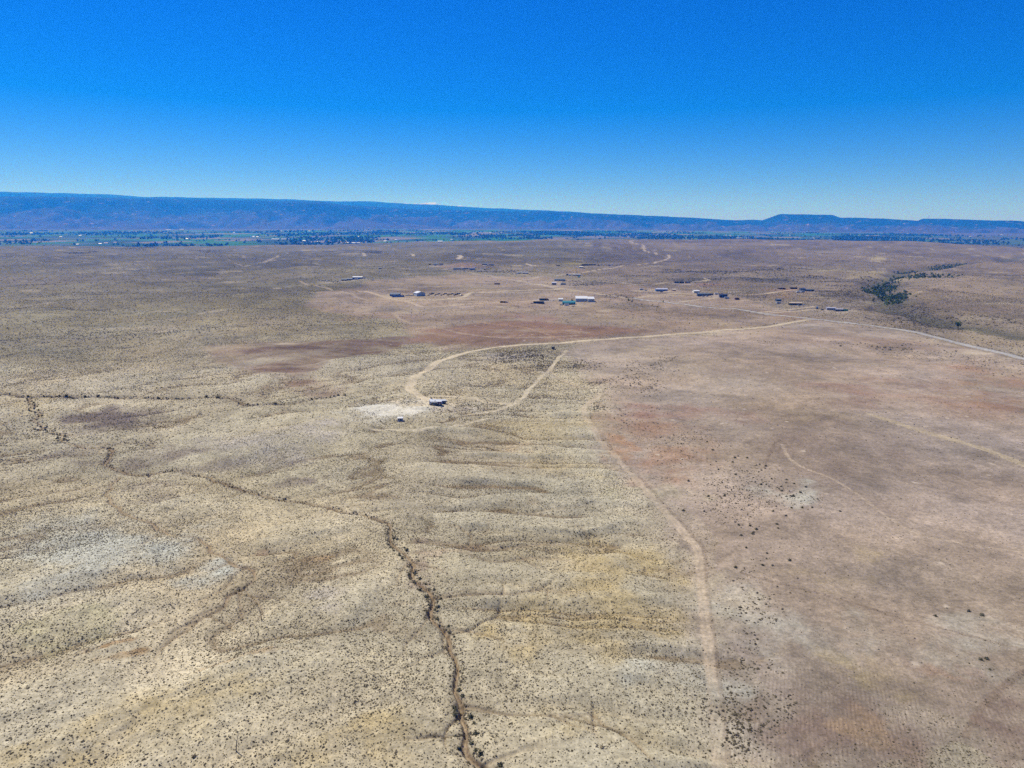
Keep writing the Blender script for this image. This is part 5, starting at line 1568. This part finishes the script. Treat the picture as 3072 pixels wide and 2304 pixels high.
# ---- small trees filling the gully on the right
def tree_parts(seed):
    rr = random.Random(seed)
    mb = MB()
    mb.tube([(0, 0, -.3), (.05, 0, 1.0), (.15, .1, 2.4)], [.22, .16, .07], 6)
    for q in range(4):
        a_ = q * 1.6 + rr.random()
        mb.tube([(.08, .03, 1.2 + .2 * q), (.9 * math.cos(a_), .9 * math.sin(a_), 2.3 + .3 * q)], [.09, .03], 5)
    tm = mb.mesh('trunk'); tm.materials.append(M_WOOD)
    mb = MB()
    for q in range(7):
        a_ = rr.uniform(0, 6.28); R = rr.uniform(.2, 1.3) if q else 0
        c = Vector((R * math.cos(a_), R * math.sin(a_), rr.uniform(1.9, 3.9)))
        for k in range(34):
            d_ = Vector((rr.gauss(0, 1), rr.gauss(0, 1), rr.gauss(0, .8))).normalized() * rr.uniform(.3, 1.0)
            c2 = c + d_
            d1 = Vector((rr.gauss(0, 1), rr.gauss(0, 1), rr.gauss(0, .6))).normalized() * rr.uniform(.25, .5)
            d2 = Vector((rr.gauss(0, 1), rr.gauss(0, 1), rr.gauss(0, .6))).normalized() * rr.uniform(.2, .4)
            mb.add([c2 - d1, c2 + d2, c2 + d1, c2 - d2], [(0, 1, 2, 3)])
    cm = mb.mesh('crown'); cm.materials.append(M_TREE)
    return tm, cm

tparts = [tree_parts(s) for s in range(4)]

def put_tree(x_, y_, z_, s, label, group):
    o = empty('gully_tree', (x_, y_, z_), random.uniform(0, 6.28)); o.scale = (s, s, s)
    thing_tag(o, label, 'tree', group)
    for nm, me_ in zip(('trunk', 'crown'), random.choice(tparts)):
        q = bpy.data.objects.new(nm, me_); COL.objects.link(q); q.parent = o

THICKET = [[(2640, 846), (2700, 826), (2690, 812), (2770, 806), (2700, 822), (2740, 829), (2880, 836), (2900, 841), (2800, 844), (2690, 842), (2660, 850)],
           [(2590, 862), (2640, 848), (2690, 850), (2690, 858), (2640, 866), (2660, 878), (2720, 878), (2735, 884), (2700, 898), (2660, 900), (2640, 884), (2600, 872)],
           [(2780, 804), (2830, 792), (2900, 788), (2870, 796), (2820, 806)]]
tp = []
for P, n in zip(THICKET, (120, 120, 45)):
    W = unproject(P)
    lo, hi = W.min(0), W.max(0)
    c = 0
    while c < n:
        q = np.array([[random.uniform(lo[0], hi[0]), random.uniform(lo[1], hi[1])]])
        if in_poly(q[:, 0], q[:, 1], W)[0]:
            tp.append((q[0][0] + random.gauss(0, 6), q[0][1] + random.gauss(0, 9))); c += 1
tz = height([p[0] for p in tp], [p[1] for p in tp])
for (x_, y_), z_ in zip(tp, tz):
    put_tree(x_, y_, float(z_) - .1, random.uniform(.9, 1.6), 'small dark green tree in the thicket filling the right hand gully', 'trees in the right hand gully')
ux, uy = [], []
for P, n in zip(THICKET, (330, 330, 130)):
    W = unproject(P); c0 = W.mean(0)
    lo, hi = W.min(0) - 6, W.max(0) + 6
    q = np.stack([rng.uniform(lo[0], hi[0], n * 6), rng.uniform(lo[1], hi[1], n * 6)], 1)
    q = q[in_poly(q[:, 0], q[:, 1], W)][:n]
    ux.append(q[:, 0]); uy.append(q[:, 1])
gm = clump_mesh('crown', 60, 1.1, 0.28, 55, M_TREE)
p, z, mpp = spot(2748, 889)
gs = put('gully_shrub', gm, p[0], p[1], z - .1, 1.8, 'green shrub at the right tip of the gully thicket', 'shrub', None)
ux, uy = np.concatenate(ux), np.concatenate(uy)
gu = point_cloud('gully_thicket', ux, uy, on_sheet(ux, uy)[0] - .2, 1.5 + 1.6 * rng.random(len(ux)), np.zeros(len(ux), int), [gs], 12)
thing_tag(gu, 'dense dark green brush under the trees of the gully', 'thicket')
for sx, sy, s, lab in ((2876, 972, 2.2, 'lone dark green tree at the foot of the pale mound on the right'), (1885, 905, 1.2, 'green tree at the bushy bend of the lane'), (1897, 908, 1.0, 'smaller green tree right of the bushy lane bend'), (1990, 908, .8, 'small green tree at the right end of the roadside bushes')):
    p, z, mpp = spot(sx, sy)
    put_tree(p[0], p[1], z - .1, s, lab, None)

# ---- valley woods and farms
g = np.random.default_rng(77)
n = 75000
r = 5400 + (13200 - 5400) * g.random(n) ** 0.8
t_ = (g.random(n) * 2 - 1) * math.radians(44)
x, y = r * np.sin(t_), r * np.cos(t_)
sx = column(x, y)
farrow = np.interp(sx, [-900, 0, 600, 1200, 1500, 1900, 2300, 2700, 3000, 3900], [12500, 12500, 12800, 12800, 12600, 12600, 12800, 12800, 11500, 9500])
dens = sstep(-0.05, 0.55, fbm(x, y * 0.8, 900, 3, 400) + 0.35 * fbm(x, y, 240, 2, 401)) * np.interp(sx, [-900, 900, 1600, 2600, 2900, 3900], [.55, .7, 1, 1, .35, .2])
u_ = x * math.cos(.25) - y * math.sin(.25); v_ = x * math.sin(.25) + y * math.cos(.25)
hedge = (np.abs((u_ / 330) % 1 - .5) > .47) | (np.abs((v_ / 620) % 1 - .5) > .48)
dens = np.maximum(dens * 0.55, hedge * 0.35 * (hash2(np.floor(u_ / 330 + .5), np.floor(v_ / 620 + .5), 3) > .45))
keep = (g.random(n) < dens * 0.9) & (r < farrow + fbm(x, y, 900, 2, 402) * 900)
x, y = x[keep], y[keep]
z = on_sheet(x, y)[0]
# one valley tree to repeat
vm = clump_mesh('crown', 60, 1.25, 0.3, 91, M_VTREE)
vt = bpy.data.objects.new('valley_tree', vm); COL.objects.link(vt)
P0 = unproject([(1640, 712)])[0]
vt.location = (P0[0], P0[1], float(height([P0[0]], [P0[1]])[0])); vt.scale = (7, 7, 7)
thing_tag(vt, 'round dark green tree at the near edge of the green valley', 'tree')
vw = point_cloud('valley_woods', x, y, z, 6 + 9 * g.random(len(x)), np.zeros(len(x), int), [vt], 8)
thing_tag(vw, 'dark green trees and hedgerows across the far valley', 'woods')
print('valley trees', len(x))

vspots = [(30, 702, 'w'), (95, 700, 'g'), (182, 712, 'w'), (240, 708, 'w'), (300, 733, 'w'), (318, 731, 'm'), (345, 729, 'm'), (232, 735, 'w'), (505, 691, 'W'), (545, 689.5, 'W'), (560, 718, 'w'), (702, 699, 'w'), (760, 711, 'w'),
          (772, 712, 'w'), (826, 719.5, 'W'), (856, 719.5, 'W'), (842, 694, 'w'), (928, 694, 'w'), (955, 726, 'w'), (912, 724, 'w'), (1048, 730.5, 'W'), (1066, 731, 'W'), (1075, 711, 'w'), (1040, 694, 'w'), (1110, 692, 'w'), (1155, 725, 'w'),
          (1188, 721, 'w'), (1300, 697, 'w'), (1355, 720, 'w'), (1398, 706, 'w'), (1412, 705, 'w'), (1320, 727, 'w'), (1470, 699, 'w'), (1504, 698, 'w'), (1630, 713, 'w'), (1782, 707, 'w'), (1800, 709, 'w'), (2178, 706.5, 'w'), (2190, 707, 'w'), (2218, 716, 'W'), (2240, 716.5, 'W'), (2262, 717, 'W'),
          (2318, 695, 'w'), (2372, 707, 'w'), (2550, 704, 'w'), (2710, 706, 'w'), (2723, 702, 'w'), (2912, 711, 'w'), (3005, 705, 'w'), (2440, 716, 'w')]
WM = {}
for i, (sx, sy, k) in enumerate(vspots):
    p, z, mpp = spot(sx, sy)
    L = {'w': 26, 'W': 70, 'g': 40, 'm': 30}[k] * random.uniform(.85, 1.2)
    W = 14 if k != 'W' else 20
    nm = 'valley_barn' if k == 'W' else 'valley_house'
    col_ = 'white' if k != 'm' else 'rust'
    o = empty(nm, (p[0], p[1], z), random.choice((0.0, 0.25, -0.2)))
    thing_tag(o, {'w': 'tiny pale house among the trees of the far valley', 'W': 'long white barn roof shining in the far valley', 'g': 'long grey building at the left of the far valley', 'm': 'small red roofed house in the left part of the far valley'}[k],
              'barn' if k == 'W' else 'house', {'w': 'pale houses in the far valley', 'W': 'white barns in the far valley', 'g': None, 'm': 'red roofed houses in the far valley'}[k])
    h_ = 5 if k != 'W' else 7
    part('wall', ('vw', k), lambda: MB().loft([[(q, 0, -3), (q, 1, -3), (q, 1, h_), (q, .5, h_ + 4), (q, 0, h_)] for q in (-.5, .5)]), PM['cream' if k != 'm' else 'tan'], o).scale = (L, W, 1)
    part('roof', ('vr', k), lambda: MB().loft([[(q, -.05, h_ - .3), (q, .5, h_ + 4.1), (q, 1.05, h_ - .3), (q, 1.05, h_ + .1), (q, .5, h_ + 4.5), (q, -.05, h_ + .1)] for q in (-.52, .52)]), PM['white' if k != 'm' else 'rust'], o).scale = (L, W, 1)

# ------------------------------------------------------------------ haze: one closed box of thin blue air
mh = bpy.data.materials.new('haze_air'); mh.use_nodes = True
th_ = mh.node_tree; th_.nodes.clear()
ho = th_.nodes.new('ShaderNodeOutputMaterial')
pv = th_.nodes.new('ShaderNodeVolumePrincipled')
pv.inputs['Color'].default_value = (*HAZE_COLOR, 1)
pv.inputs['Density'].default_value = HAZE_DENSITY
pv.inputs['Anisotropy'].default_value = 0.2
pv.inputs['Absorption Color'].default_value = (1, 1, 1, 1)
th_.links.new(pv.outputs[0], ho.inputs['Volume'])
haze = MB().box(-72000, 72000, -72000, 72000, -260, 1750).build('haze', mh)
haze['kind'] = 'stuff'
thing_tag(haze, 'thin blue haze over the desert and valley', 'haze')
